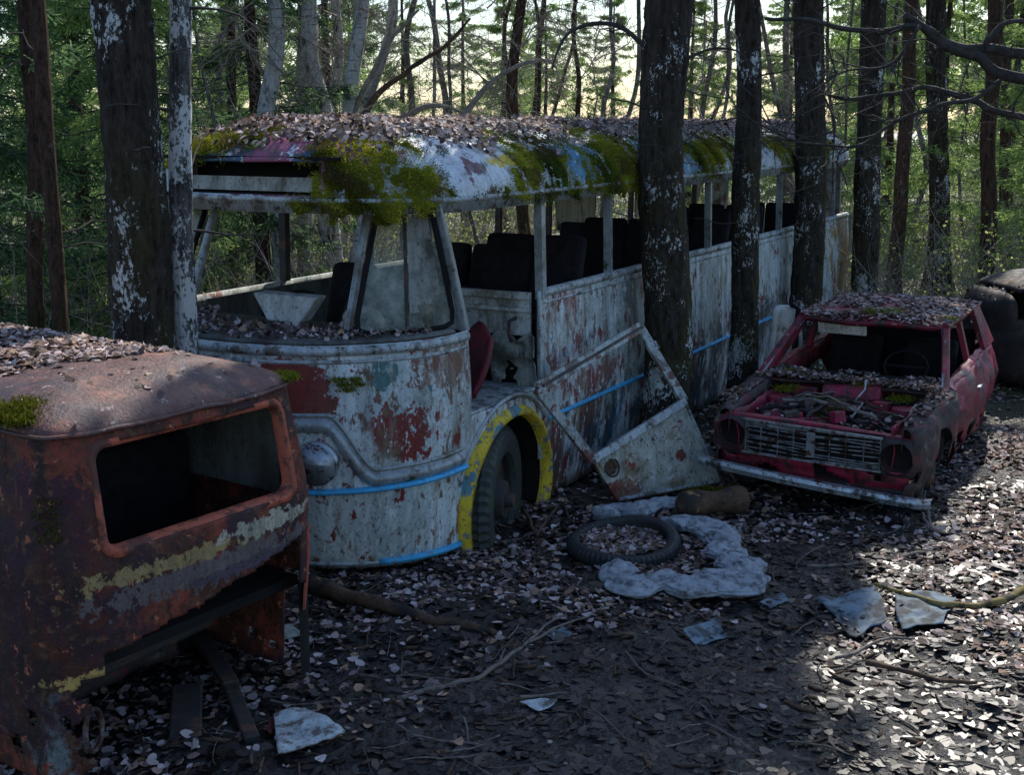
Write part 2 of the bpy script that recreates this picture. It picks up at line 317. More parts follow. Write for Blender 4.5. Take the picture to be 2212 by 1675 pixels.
tag(npmesh('wet_leaf_litter',V,Fq,'wetleaf',None,C),'dark soaked leaves pressed flat into the mud','leaves',None,'stuff')
# ---------- BUS
bus=thing('wrecked_bus',(-1.80,7.35,0),-math.atan2(.473,.881),'long wrecked grey bus with mossy leaf-covered roof and missing windows between the trees','bus')
W=1.15; D=.95; LB=11.3; NE=2.1
def plan(q,Wd=W,Dd=D,y0=0,n=NE):
    if q<0: return Wd,y0+Dd-q
    if q>PI: return -Wd,y0+Dd+(q-PI)
    c,s=math.cos(q),math.sin(q)
    return Wd*math.copysign(abs(c)**(2/n),c), y0+Dd-Dd*abs(s)**(2/n)
def surf(q,z,off=0.0):
    x,y=plan(q); x1,y1=plan(q-.01); x2,y2=plan(q+.01)
    n=Vector(((y1-y2),(x2-x1),0)); 
    if n.length<1e-6: n=Vector((0,-1,0))
    n.normalize()
    ctr=Vector((0,max(y,1.2),0)); 
    if n.dot(Vector((x,y,0))-ctr)<0: n=-n
    wf=math.sin(q) if 0<q<PI else 0
    ins=.035*((z-.85)/.8)**2*(1+1.2*wf)
    if z<.5: ins+=.10*wf*((.5-z)/.5)**1.5
    ins+=.012*mn.noise(Vector((x*1.6,y*1.6,z*1.6)))
    p=Vector((x,y,z))+n*(off-ins)
    if y>LB-.35:
        e=(y-(LB-.35))/.35; p.x*=1-.25*e*e
    return p
WC,WZ,WR=1.60,.22,.58; RWC=8.9
def q_of_y(y): return D-y
def zb(y):
    z=.03
    for c in (WC,RWC):
        d=abs(y-c)
        if d<WR: z=max(z,WZ+math.sqrt(WR*WR-d*d))
    return z
mb=MB(); colv=[]
def addcol(q,z0,z1):
    i=len(mb.v); n=16
    for k in range(n): mb.v.append(tuple(surf(q,z0+(z1-z0)*k/(n-1))))
    colv.append((i,q,n))
fine=sorted(set([round(v,4) for v in np.arange(D+.01,2.9,.025)]+[round(v,4) for v in np.arange(2.9,LB+.01,.06)]+[1.079,1.081,2.079,2.081]),reverse=True)
for y in fine:
    zt=1.56 if y>2.08 else (.88 if y>1.08 else 1.43)
    addcol(q_of_y(y),zb(y),zt)
for q in np.linspace(0,PI,70):
    x,y=plan(q); addcol(q,zb(y),1.43)
for y in sorted(fine):
    addcol(PI+(y-D),.03,1.50 if y>1.1 else 1.43)
for a,b in zip(colv[:-1],colv[1:]):
    if abs(a[1]-b[1])<.003 and abs(a[1])>.1: continue
    for k in range(15): mb.f.append((a[0]+k,b[0]+k,b[0]+k+1,a[0]+k+1))
mb.build('body_shell','body',bus,True,solid=.02)
rb=MB(); rb.add([(-.9,LB-.02,.1),(.9,LB-.02,.1),(.9,LB-.02,2.25),(.6,LB-.02,2.25),(.6,LB-.02,1.5),(-.6,LB-.02,1.5),(-.6,LB-.02,2.25),(-.9,LB-.02,2.25)],[(0,1,4,5),(1,2,3,4),(0,5,6,7)]); rb.build('rear_panel','body',bus,solid=.03)
for y in (3.3,4.45,5.0,5.6,6.75,7.9,9.05,10.2):
    sm=MB(); sm.bar(surf(q_of_y(y),.1 if abs(y-RWC)>.6 else .85,.004),surf(q_of_y(y),1.5,.004),.018,.012,(1,0,0)); sm.build('panel_seam','alu',bus)
sm=MB(); sm.bar(surf(q_of_y(2.12),.35,.006),surf(q_of_y(2.12),1.55,.006),.05,.02,(1,0,0)); sm.build('door_jamb','alu',bus)
def sweep(mb,qv,zf,h,off=.02,prof=None):
    prof=prof or [(-.5,0),(-.42,1),(0,1.25),(.42,1),(.5,0)]; m=len(prof)
    rows=[]
    for q in qv:
        z=zf(q); dz=(zf(q+.01)-zf(q-.01)); hh=h*math.sqrt(1+min(4,(dz/.02)**2)*.6)
        rows.append([surf(q,z+hh*a,off*b) for a,b in prof])
    vs=[p for r in rows for p in r]; fs=[]
    for i in range(len(rows)-1):
        for k in range(m-1): fs.append((i*m+k,(i+1)*m+k,(i+1)*m+k+1,i*m+k+1))
    n=len(rows)-1
    fs+=[tuple(range(m)),tuple(n*m+k for k in reversed(range(m)))]
    mb.add(vs,fs)
def qr(a,b,st=.04): return list(np.linspace(a,b,max(2,int(abs(b-a)/st))))
t=MB(); sweep(t,qr(q_of_y(1.07),PI+.8),lambda q:1.40,.06,.035); sweep(t,qr(q_of_y(1.07),PI+.8),lambda q:1.335,.03,.02); t.build('belt_trim','alu',bus,True)
t=MB(); sweep(t,qr(q_of_y(LB-.3),q_of_y(2.14),.1),lambda q:1.545,.06,.03); sweep(t,qr(q_of_y(LB-.3),q_of_y(2.14),.1),lambda q:1.475,.025,.02); t.build('window_sill_trim','alu',bus,True)
def zblue(q): return .575-.025*max(0,math.sin(max(0,q)))
t=MB(); sweep(t,qr(q_of_y(.99),PI),zblue,.035,.055); t.build('front_blue_stripe','blue',bus,True)
t=MB(); sweep(t,qr(q_of_y(9),q_of_y(2.2),.1),lambda q:.64,.035,.035); t.build('side_blue_stripe','blue',bus,True)
t=MB(); sweep(t,qr(.0,.62),lambda q:.06,.04,.045); t.build('lower_blue_stripe','blue',bus,True)
t=MB(); sweep(t,qr(.6,PI),lambda q:.055,.03,.03); t.build('lower_trim','alu',bus,True)
def zS(q):
    x=abs(plan(q)[0]); f=min(1,max(0,(.93-x)/.24)); f=f*f*(3-2*f); return zblue(q)+.07+.35*f
t=MB(); sweep(t,qr(q_of_y(.97),PI/2,.012),zS,.13,.05,[(-.5,0),(-.42,.6),(-.25,1.0),(-.02,1.05),(.12,.8),(.2,.45),(.28,.45),(.37,.8),(.45,.5),(.5,0)]); t.build('swept_fender_moulding','flare',bus,True)
def archpt(r,a,off):
    y=WC+r*math.cos(a); z=WZ+r*math.sin(a); q=q_of_y(y) if y>D else .02; p=surf(q if y>D else 0.0,max(z,-.1),off); p.y=y; 
    if y<D: p.x-= (D-y)*.25
    return p
t=MB(); an=np.linspace(R(-22),R(202),60)
vs=[];fs=[]
for a in an:
    wd_=.68 if a<R(100) else .68+.35*min(1,(a-R(100))/R(50))
    vs+=[archpt(.55,a,-.01),archpt(.56,a,.07),archpt(.56+.04*wd_,a,.075),archpt(.56+.09*wd_,a,.035),archpt(.56+.10*wd_,a,-.02)]
for i in range(len(an)-1):
    for k in range(4): fs.append((i*5+k,(i+1)*5+k,(i+1)*5+k+1,i*5+k+1))
t.add(vs,fs); t.build('wheel_arch_trim','yellow',bus,True)
t=MB(); t.tube([archpt(.69,a,.02) for a in np.linspace(R(40),R(160),50)],.018,6); t.build('arch_bead','flare',bus,True)
t=MB(); t.grid(lambda a,x:(x,WC+.57*math.cos(a),WZ+.57*math.sin(a)),list(np.linspace(R(-20),R(200),30)),[.45,.8,1.12]); t.box((.45,WC,.4),(.03,1.15,.9)); t.build('wheel_housing','black',bus)
def tyre(parent,c,r,w,steer=0,name='wheel'):
    wh=MB(); prof=[(-.5,.62),(-.54,.74),(-.53,.88),(-.45,.96),(-.33,1.0),(-.31,.96),(-.13,.965),(-.11,1.01),(.11,1.01),(.13,.965),(.31,.96),(.33,1.),(.45,.96),(.53,.88),(.54,.74),(.5,.62),(.4,.58),(-.4,.58)]
    n=96
    def tr(x,rr,a):
        p=Vector((x*w,rr*r*math.cos(a),rr*r*math.sin(a))); p=Vector((p.x*math.cos(steer)-p.y*math.sin(steer),p.x*math.sin(steer)+p.y*math.cos(steer),p.z)); return Vector(c)+p
    vs=[];fs=[];m=len(prof)
    for i in range(n):
        a=2*PI*i/n
        for j,(x,rr) in enumerate(prof):
            if rr>.95 and i%2: rr-=.035
            vs.append(tr(x,rr,a))
    for i in range(n):
        for j in range(m): fs.append((i*m+j,((i+1)%n)*m+j,((i+1)%n)*m+(j+1)%m,i*m+(j+1)%m))
    wh.add(vs,fs); o=wh.build(name,'rubber',parent,False)
    rm=MB(); ax=tr(1,0,0)-Vector(c); ax.normalize(); cc=Vector(c)
    if c[0]<0: ax=-ax
    rm.cyl(cc+ax*w*.22,ax,r*.60,.03,28); rm.cyl(cc+ax*w*.36,ax,r*.30,.10,20,r*.24); rm.cyl(cc+ax*w*.5,ax,r*.12,.12,12,r*.09)
    rm.build('rim','engine',o); return o
tyre(bus,(1.0,1.50,.20),.525,.34,R(15)); tyre(bus,(.95,RWC,.2),.48,.25); tyre(bus,(-.93,1.50,.19),.50,.24,R(14)); tyre(bus,(-.95,RWC,.2),.48,.25)
for sgn in (1,-1):
    hq=.99 if sgn>0 else PI-.99
    hp=surf(hq,.735,.02); hn=(surf(hq,.79,.1)-surf(hq,.79,0)); hn.z=0; hn=(hn.normalized()+Vector((.35*sgn,-1,0))*.5).normalized()
    t=MB(); t.tube([hp-hn*.12,hp+hn*.01,hp+hn*.045,hp+hn*.055,hp+hn*.04,hp-hn*.03],[.135,.135,.132,.125,.117,.10],36,cap=False); hl=t.build('headlight','steel',bus,True)
    t=MB(); t.tube([hp+hn*.0,hp+hn*.015,hp+hn*.025,hp+hn*.03],[.118,.10,.06,.005],32); lm=t.build('lens','lamp',hl,True)
t=MB(); t.cyl(surf(.66,1.24,.0),(.8,-.55,0),.028,.03,14); t.build('lamp_hole','black',bus)
t=MB(); n=60; vs=[];fs=[]
for i,q in enumerate(np.linspace(0,PI,n)):
    a=surf(q,1.43,-.005); b=Vector((a.x*.97,max(1.0,a.y+.02),1.40)); m_=a.lerp(b,.25); m_.z=1.445; vs+=[a,m_,a.lerp(b,.6)+Vector((0,0,.005)),b]
for i in range(n-1):
    for k in range(3): fs.append((i*4+k,i*4+4+k,i*4+5+k,i*4+1+k))
t.add(vs,fs); t.build('windscreen_ledge','lining',bus,True,solid=.02)
for i,(a,b) in enumerate([(( .66,.47,1.44),( .62,.80,2.25)),((-.60,.44,1.44),(-.56,.78,2.25))]):
    t=MB(); t.bar(a,b,.042,.05,(0,1,0)); t.build('windscreen_pillar','flare',bus,bevel=.012)
for s in (1,-1):
    t=MB(); t.bar((s*1.12,1.10,1.42),(s*1.07,.86,2.25),.05,.05,(0,1,0)); t.build('door_pillar','flare',bus,bevel=.01)
for s in (1,-1):
    A=Vector((s*.72,.46,1.47)); B=Vector((s*1.09,1.02,1.47)); C_=Vector((s*1.04,.84,2.2)); Dd=Vector((s*.68,.80,2.2))
    mid=(A+B)/2+Vector((s*.10,-.12,0))
    def qg(u,v):
        bot=A*(1-u)**2+mid*2*u*(1-u)+B*u*u; top=Dd.lerp(C_,u); return bot.lerp(top,v)
    t=MB(); t.grid(qg,list(np.linspace(0,1,12)),list(np.linspace(0,1,6))); gq=t.build('quarter_window','glass',bus,True)
    path=[(.12,0),(.5,-.01),(.88,0),(.97,.03),(1,.12),(1,.5),(1,.92),(.9,1),(.5,1),(.1,1),(0,.92),(0,.5),(0,.12),(.03,.03)]
    t=MB(); t.tube([qg(*p) for p in path],.018,6,closed=True); t.build('window_seal','black',gq,True)
    t=MB(); t.bar(qg(.5,.0),qg(.5,1),.015,.02,(0,1,0)); t.build('glazing_bar','engine',gq)
    if s>0:
        t=MB(); t.grid(lambda u,v:qg(u,v)+Vector((.006,-.006,0)),list(np.linspace(.53,.90,30)),list(np.linspace(.1,.95,40)),lambda c:(((c.x-.97)/.13)**2+((c.z-1.9)/.30)**2)+.8*mn.noise(c*14)<1.0); t.build('paint_patch','tear',gq)
YC=1.25; DR=.82; ROOFZ=2.25; RH=.43; YE=LB-.75
def rs(q,tau,off=0):
    rho=math.cos(tau)**(2/2.7) if tau<PI/2-1e-6 else 0; zz=ROOFZ+RH*math.sin(tau)**(2/2.3)
    if q<=0: x,y=W+.015,YC-q
    elif q>=PI: x,y=-W-.015,YC+(q-PI)
    else:
        c,s=math.cos(q),math.sin(q); x=(W+.015)*math.copysign(abs(c)**(2/2.5),c); y=YC-DR*abs(s)**(2/2.5)
    x0,y0=x*rho,YC+(y-YC)*rho if 0<q<PI else y
    if y>YE:
        e=min(1,(y-YE)/(LB-YE)); k=(1-e**2.5)**.4; 
        zz=ROOFZ+(zz-ROOFZ)*max(.0,k); x0*=1-.18*e*e
    zz+= .014*math.sin(y0*5.5)*math.sin(tau)+.02*mn.noise(Vector((x0*2,y0*2,0)))*math.sin(tau)
    p=Vector((x0,y0,zz))
    if off:
        n=Vector((x0*1.0,(min(0,y0-YC))*1.3,0)); 
        n=n.normalized()*rho if n.length>1e-4 else Vector((0,0,0)); n.z=math.sin(tau)*1.0+.05; p=p+n.normalized()*off
    return p
qside=[-(y-YC) for y in np.arange(LB,YC,-.1)]; qfront=list(np.linspace(0,PI,110)); qback=[PI+(y-YC) for y in np.arange(YC+.05,LB+.01,.1)]
QR=qside+qfront+qback
TA=list(np.linspace(0,PI/2,34))
def keeproof(c): return not (abs(c.x+.14)<.62 and 2.275<c.z<2.475 and c.y<.9)
t=MB(); t.grid(rs,QR,TA,keeproof); t.build('roof','roof',bus,True,solid=.015)
t=MB()
def railpt(q,z,off): 
    p=rs(q,0,0); n=Vector((p.x,min(0,p.y-YC)*1.3,0)).normalized(); return Vector((p.x,p.y,z))+n*off
vs=[];fs=[]
for q in QR: vs+=[railpt(q,2.275,.004),railpt(q,2.268,.03),railpt(q,2.245,.032),railpt(q,2.235,.008),railpt(q,2.175,.0),railpt(q,2.175,-.05)]
for i in range(len(QR)-1):
    for k in range(5): fs.append((i*6+k,i*6+6+k,i*6+7+k,i*6+1+k))
t.add(vs,fs); t.build('roof_gutter','alu',bus,True)
t=MB(); t.box((-.10,.86,2.39),(1.4,.02,.24)); t.box((-.10,.66,2.265),(1.4,.40,.02)); t.box((-.10,.68,2.50),(1.4,.34,.02)); t.build('destination_box','black',bus)  # box coloured black, standing for shade inside the sign opening
t=MB(); t.box((-.10,.70,2.33),(1.36,.015,.09),rx=R(-12)); t.build('destination_panel','whitepanel',bus)
for s in (1,-1):
    for y in [2.14,3.3,4.45,5.6,6.75,7.9,9.05,10.2,11.0]:
        x=s*1.125 if y<10.8 else s*1.0
        t=MB(); t.bar((x,y,1.50),(x*.985,y,2.2),.042 if y>2.2 else .06,.06,(1,0,0)); t.build('window_pillar','flare' if s>0 else 'engine',bus)
for y0,y1 in ((6.85,7.85),(9.1,10.15)): 
    t=MB(); t.box((-1.08,(y0+y1)/2,1.86),(.02,y1-y0,.62)); t.build('cream_board','cream',bus)
t=MB(); t.box((-.0,11.15,1.25),(1.8,.02,.6)); t.build('rear_lining','cream',bus)
t=MB(); t.box((0,6.2,.86),(2.2,10.0,.04)); t.build('floor','engine',bus)
t=MB(); t.box((-1.09,6.2,1.17),(.02,10,.60)); t.build('side_lining','lining',bus)
t=MB(); t.box((1.09,6.75,1.2),(.02,9.2,.66)); t.build('side_lining','lining',bus)
t=MB(); t.box((.62,2.13,1.38),(.86,.03,.30)); t.box((.60,2.10,1.52),(.92,.05,.05)); t.box((.60,2.10,1.42),(.92,.04,.03)); t.box((.62,2.13,1.25),(.86,.04,.03)); t.build('bulkhead','whitepanel',bus,bevel=.006)
t=MB(); t.box((.60,2.17,1.05),(.9,.02,.4)); t.build('doorway_dark_sheet','black',bus)  # thin black sheet standing for the darkness low in the open doorway
t=MB(); t.tube([(.95,2.09,1.36),(.95,2.0,1.35),(.95,1.99,1.26),(.95,2.03,1.20)],.014,6); t.build('grab_handle','engine',bus)
def torn(u,v):
    x=.80+.34*u; z=.88+.36*v; return Vector((x,2.02-.05*math.sin(u*5+v*3)*.5+.05*mn.noise(Vector((u*4,v*4,1))),z+.03*math.sin(u*9)*(v>.9)))
t=MB(); t.grid(torn,list(np.linspace(0,1,50)),list(np.linspace(0,1,40)),lambda c:not(mn.noise(Vector((c.x*7,c.z*7,3)))+.3*mn.noise(Vector((c.x*25,c.z*25,3)))>.26 and c.z<1.10)); t.build('torn_lining','tear',bus,solid=.006)
t=MB(); t.grid(lambda u,v:Vector((.98-.24*u+.03*math.sin(v*3)+.02*v,1.46+.05*math.sin(u*PI)+.22*v,.90+.42*v-.05*math.cos(u*PI*2)*v)),list(np.linspace(0,1,10)),list(np.linspace(0,1,12))); t.build('red_seat_back','redseat',bus,True,solid=.04)
random.seed(21)
def seat(x,y,w=.44,two=True,z=1.22,top=1.93,lean=-13):
    t=MB(); t.box((x,y,z),(w*(2 if two else 1)+.02,.42,.12)); t.box((x,y,z-.2),(w*1.2,.3,.3)); o=t.build('passenger_seat' if two else 'driver_seat','seat',bus,bevel=.03)
    for k in ((-.5,.5) if two else (0,)):
        t=MB(); t.box((x+k*w,y+.27,(z+top)/2+.04),(w-.02,.11,top-z+.02),rx=R(lean+random.uniform(-4,4)),rz=R(random.uniform(-4,4))); t.build('seat_back','seat',o,bevel=.045)
seat(.60,2.75,top=1.82,lean=-16); seat(.60,4.6,top=1.82,lean=-10); seat(.60,6.2,top=1.84,lean=-18); seat(.60,7.3,top=1.80); seat(.60,8.8,top=1.74,lean=-9)
for y in (3.9,6.6): seat(-.62,y,top=1.60)
seat(.02,1.15,.36,False,1.2,1.72)
t=MB(); t.tube([(-.3+.20*math.cos(a),1.15+.17*math.sin(a),1.47+.09*math.sin(a)) for a in np.linspace(0,2*PI,28)[:-1]],.013,6,closed=True); t.tube([(-.3,1.15,1.47),(-.3,1.0,1.1)],.02,6); t.build('steering_wheel','black',bus,True)
t=MB(); t.add([(-.30,.75,1.62),(.24,.75,1.62),(.12,.70,1.45),(-.14,.70,1.45),(-.28,.88,1.625),(.22,.88,1.62),(.10,.86,1.45),(-.14,.86,1.45)],[(0,1,2,3),(4,7,6,5),(0,4,5,1),(1,5,6,2),(2,6,7,3),(3,7,4,0)]); t.build('instrument_shroud','whitepanel',bus,bevel=.015)
t=MB(); t.tube([(.48+.13*math.cos(a),.90,1.47+.07*math.sin(a)) for a in np.linspace(0,2*PI,16)[:-1]],.03,6,closed=True); t.build('dashboard_fitting','cream',bus,True)
t=MB(); t.tube([(.24,1.0,1.42),(.34,1.05,1.70)],.022,6); t.build('gear_lever','engine',bus,True)
t=MB(); t.tube([(.3,2.0,.9),(.3,2.0,2.2)],.016,6); t.build('grab_pole','engine',bus)
t=MB(); t.box((.80,1.58,.88),(.70,.98,.03)); t.build('door_step','alu',bus,bevel=.008)
random.seed(8)
def mossmask(p):
    x,y,z=p; n=.55*mn.noise(Vector((x*3,y*3,z*3)))+.85*mn.noise(Vector((x*7,y*7,z*4)))+.7*mn.noise(Vector((x*18,y*18,z*9)))
    m=-1
    def blob(cx,cy,cz,rx,ry,rz,s=1.):
        return s-math.sqrt(((x-cx)/rx)**2+((y-cy)/ry)**2+((z-cz)/rz)**2)
    m=max(m,blob(.74,.58,2.38,.52,.48,.38,1.0),blob(-.60,.75,2.60,.62,.5,.12),blob(.95,2.2,2.40,.45,.52,.32),blob(1.0,3.45,2.40,.45,.80,.32),blob(1,5.75,2.43,.45,1.0,.24)*.8,blob(1,7.8,2.43,.4,.8,.22),blob(1.0,4.4,2.45,.4,.5,.2),blob(1,9.6,2.45,.4,.9,.15)-.1,blob(1.1,5,2.27,.2,4.5,.06)-.25)
    return m+n*.85
q_s=[-(y-YC) for y in np.arange(10.6,YC,-.03)]+list(np.linspace(0,PI,170))
TT=list(np.linspace(-.25,PI/2*.8,60))
def mp(q,tau):
    if tau<0:
        p=rs(q,0); n=Vector((p.x,min(0,p.y-YC)*1.3,0)).normalized(); return p+Vector((0,0,tau*.55))+n*.02,n
    p=rs(q,tau); n=rs(q,tau,.1)-p; return p,n.normalized()
mv=[];mm=[]; mn_=[]
for q in q_s:
    for ta in TT:
        p,n=mp(q,ta); m=mossmask(p)-(-ta*2.5 if ta<0 else 0)
        lum=.3+1.2*abs(mn.noise(p*9))+.8*abs(mn.noise(p*22))
        mv.append(p+n*(.004+.030*max(0,min(1,m*1.6))*lum)); mm.append(m); mn_.append(n)
nv=len(TT); fs=[]
for i in range(len(q_s)-1):
    for k in range(nv-1):
        qd=(i*nv+k,(i+1)*nv+k,(i+1)*nv+k+1,i*nv+k+1)
        if sum(mm[a] for a in qd)/4>.03: 
            c=mv[qd[0]]
            if abs(c[0]+.14)<.60 and 2.27<c[2]<2.47 and c[1]<.9: continue
            fs.append(qd)
V=np.array([tuple(v) for v in mv]); mmn=np.array(mm); NN=np.array([tuple(v) for v in mn_])
def mosscol(P,n):
    hue=np.clip(vn(P[:,1]*6+3,P[:,0]*6+P[:,2]*5)*1.3+rng.random(n)*.5-.4,0,1)[:,None]
    c=(np.array([[.075,.125,.018]])*(1-hue)+np.array([[.46,.43,.05]])*hue)*(.28+1.1*vn(P[:,1]*13,P[:,0]*13+P[:,2]*13))[:,None]
    br=vn(P[:,1]*4+50,P[:,0]*4+P[:,2]*9)>.70; c[br]=c[br]*.35+np.array([.09,.06,.03]); return c
used=sorted(set(a for f in fs for a in f))
ms=npmesh('moss',V,np.array(fs),'moss',bus,mosscol(V,len(V))*.6)
wsel=np.array(used); wsel=wsel[mmn[wsel]>-.02]; pick=rng.choice(wsel,130000)
P=V[pick]+rng.normal(0,.014,(len(pick),3)); Nd=norm(NN[pick]*.6+rng.normal(0,.8,(len(pick),3))); 
droop=(P[:,2]<2.32)&(rng.random(len(P))<.6); Nd[droop]=norm(Nd[droop]+np.array([0,0,-.8])); 
ln=(.005+.012*rng.random(len(P)))[:,None]; ln[droop]*=1.6; wd=norm(np.cross(Nd,rng.normal(0,1,Nd.shape)))*.0032
V4=np.stack([P-wd,P+wd,P+Nd*ln+wd*.4,P+Nd*ln-wd*.4],1).reshape(-1,3)
npmesh('moss_blades',V4,np.arange(len(V4)).reshape(-1,4),'moss',ms,np.repeat(mosscol(P,len(P)),4,0))
bm=bus.rotation_euler.z; cb,sb=math.cos(bm),math.sin(bm)
def tow(P): return np.stack([cb*P[:,0]-sb*P[:,1]+bus.location.x, sb*P[:,0]+cb*P[:,1]+bus.location.y,P[:,2]],-1)
def roof_sample(n):
    out=[];no=[]
    while len(out)<n:
        if random.random()<.72: q=-(random.uniform(YC,11)-YC) if random.random()<.85 else PI+random.uniform(0,9)
        else: q=random.uniform(0,PI)
        ta=PI/2*random.random()**.5
        if ta<.80+.45*mn.noise(Vector((q*1.7,0,0))) and random.random()<.92: continue
        p,nn_=mp(q,ta)
        if abs(p.x+.1)<.70 and 2.25<p.z<2.50 and p.y<.9: continue
        if mossmask(p)>.1 and random.random()<.75: continue
        out.append(tuple(p+nn_*(.015+.03*(mossmask(p)>.1)))); no.append(tuple(nn_))
    return np.array(out),np.array(no)
P,Nn=roof_sample(12000); P=tow(P); Nn=tow(Nn)-np.array([bus.location.x,bus.location.y,0])
scatter('roof_leaf_litter',P,Nn,.044,'thick layer of dead leaves lying on the roof of the bus',.15,.4,.3,.03)
def tubes_np(P,Rr,ns=3):
    N,K,_=P.shape; T=np.zeros_like(P); T[:,1:-1]=P[:,2:]-P[:,:-2]; T[:,0]=P[:,1]-P[:,0]; T[:,-1]=P[:,-1]-P[:,-2]; T=norm(T)
    ref=np.tile(np.array([.13,.31,.94]),(N,K,1)); A=norm(np.cross(T,ref)); B=np.cross(T,A)
    an=np.arange(ns)*2*PI/ns
    V=P[:,:,None,:]+Rr[:,:,None,None]*(A[:,:,None,:]*np.cos(an)[None,None,:,None]+B[:,:,None,:]*np.sin(an)[None,None,:,None])
    idx=np.arange(N*K*ns).reshape(N,K,ns); a=idx[:,:-1,:]; b=idx[:,1:,:]
    Fq=np.stack([a,np.roll(a,-1,2),np.roll(b,-1,2),b],-1).reshape(-1,4); return V.reshape(-1,3),Fq
def wander(P0,Dr,L,K,wob,grav=0):
    N=len(P0); out=np.zeros((N,K,3)); out[:,0]=P0; d=norm(Dr)
    for k in range(1,K):
        d=norm(d+rng.normal(0,wob,(N,3))+np.array([0,0,grav])); out[:,k]=out[:,k-1]+d*(L/(K-1))[:,None]
    return out
n=360; P0=np.stack([rng.uniform(-.9,.9,n),rng.uniform(.8,10.5,n),np.full(n,2.67)],-1); a=rng.random(n)*2*PI
Pt=wander(tow(P0),np.stack([np.cos(a),np.sin(a),.05+.25*rng.random(n)],-1),rng.uniform(.1,.6,n),6,.15,-.03); V,Fq=tubes_np(Pt,np.outer(rng.uniform(.002,.005,n),np.linspace(1,.4,6)),4); tag(npmesh('roof_twigs',V,Fq,'twigpale'),'dry twigs lying among the leaves on the bus roof','twigs',None,'stuff')
n=1300; qq=rng.uniform(.2,PI-.1,n); 
P=np.array([tuple(surf(q,1.44,-.03-random.random()*.42)) for q in qq]); P[:,2]=1.452; P=tow(P)
scatter('ledge_leaf_litter',P,np.tile([[0,0,1.]],(n,1)),.042,'dead leaves piled along the windscreen ledge of the bus',.2,.5,.35,.02)
# ---------- leaning door
B1=gnd(1335,1085,.0)
door=thing('detached_bus_door',tuple(B1),0,'detached grey bus door with empty window frame leaning tilted against a tree trunk','door')
def dy(px,py,Y): return aty(px,py,Y)-B1
c4=Vector((0,0,0)); c3=gnd(1555,1043)-B1; c1=dy(1280,994,8.55); c2=dy(1478,868,9.30)
dn=(c3-c4).cross(c2-c4).normalized()
if dn.y>0: dn=-dn
def pan(u,v): return c4.lerp(c3,u).lerp(c1.lerp(c2,u),v)
hc=pan(.11,.70) 
t=MB(); t.grid(lambda u,v:pan(u,v)+dn*.008*mn.noise(Vector((u*4,v*4,0))),list(np.linspace(0,1,70)),list(np.linspace(0,1,60)),lambda c:(c-hc).length>.065)
M['door']=paint('flaking_door_paint',(.50,.51,.44),[((.27,.22,.14),(4,4,4),.49,.61),((.28,.055,.045),(7,7,7),.61,.63),((.62,.63,.58),(12,12,12),.57,.63),((.10,.08,.065),(15,15,15),.58,.63)],[(tuple(pan(.75,.45)),(.05,.08,.05),(.2,.055,.045),.6),(tuple(pan(.05,.2)),(.22,.2,.10),(.24,.05,.045),1.4)],rough=.6,grime=.5)
t.build('lower_panel','door',door,solid=.03)
t1=(c2-c1).normalized(); t2=dn.cross(t1).normalized()
t=MB(); t.tube([hc+dn*.01+t1*.067*math.cos(a)+t2*.067*math.sin(a) for a in np.linspace(0,2*PI,28)[:-1]],.008,6,closed=True); t.build('handle_recess','engine',door,True)
t=MB(); t.cyl(hc-dn*.035,dn,.075,.01,20); t.build('recess_backing','wood',door)
def dbar(name,a,b,w,d,mat='alu',off=0):
    t=MB(); t.bar(a+dn*off,b+dn*off,w,d,tuple(dn)); return t.build(name,mat,door,bevel=.006)
tl,tr=dy(1160,840,8.25),dy(1382,708,9.42)
M['dframe']=paint('door_frame_paint',(.46,.51,.49),[((.2,.065,.05),(8,8,8),.53,.57),((.17,.14,.11),(5,5,5),.5,.6)],rough=.5)
dbar('window_frame_top',tl,tr,.085,.035,'dframe'); dbar('window_frame_side',tl,c1,.07,.037,'dframe'); dbar('window_frame_side',tr,c2,.075,.037,'dframe'); dbar('waist_rail',c1,c2,.06,.05,'alu',.008)
dbar('window_channel',tl.lerp(tr,.03),tr,.02,.06,'engine'); dbar('hinge',c2.lerp(c3,.55)+t1*.02,c2.lerp(c3,.67)+t1*.02,.05,.05,'steel'); dbar('hinge',tr.lerp(c2,.22)+t1*.03,tr.lerp(c2,.32)+t1*.03,.05,.05,'steel'); dbar('edge_strip',c4+Vector((0,0,.02)),c3+Vector((0,0,.02)),.025,.045,'alu'); dbar('edge_strip',c3,c2,.02,.04,'alu')
# ---------- VAN
van=thing('rusty_van',(-1.29,5.15,0),math.atan2(.823,.567),'rust orange van seen from behind with empty rear window and leaf-strewn roof at left','van')
VW=.76; VR=.25
def vplan(s,ins=0):
    a=abs(s); sg=1 if s>=0 else -1; L0=VW-VR; w=VW-ins
    if a<L0: x,y=a,.035*(a/L0)**2+ins
    elif a<L0+VR*PI/2:
        th=(a-L0)/VR; x=L0+(VR-ins)*math.sin(th); y=.035+VR-(VR-ins)*math.cos(th)
    else: x=w; y=.035+VR+(a-L0-VR*PI/2)
    return sg*x,y
def vins(z):
    if z<.95: return .05*((.95-z)/.8)**1.5
    return .09*((z-.95)/.55)**1.2
def vs_(s,z,off=0):
    x,y=vplan(s,vins(z)-off+.012*mn.noise(Vector((s*3,z*3,0)))+.004*mn.noise(Vector((s*11,z*11,0))))
    return Vector((x,y,z))
def gate_bottom(x): 
    b=.60+.20*(x+.57)/1.14; return b+.014*mn.noise(Vector((x*6,0,0)))+.010*mn.noise(Vector((x*25,3,0)))
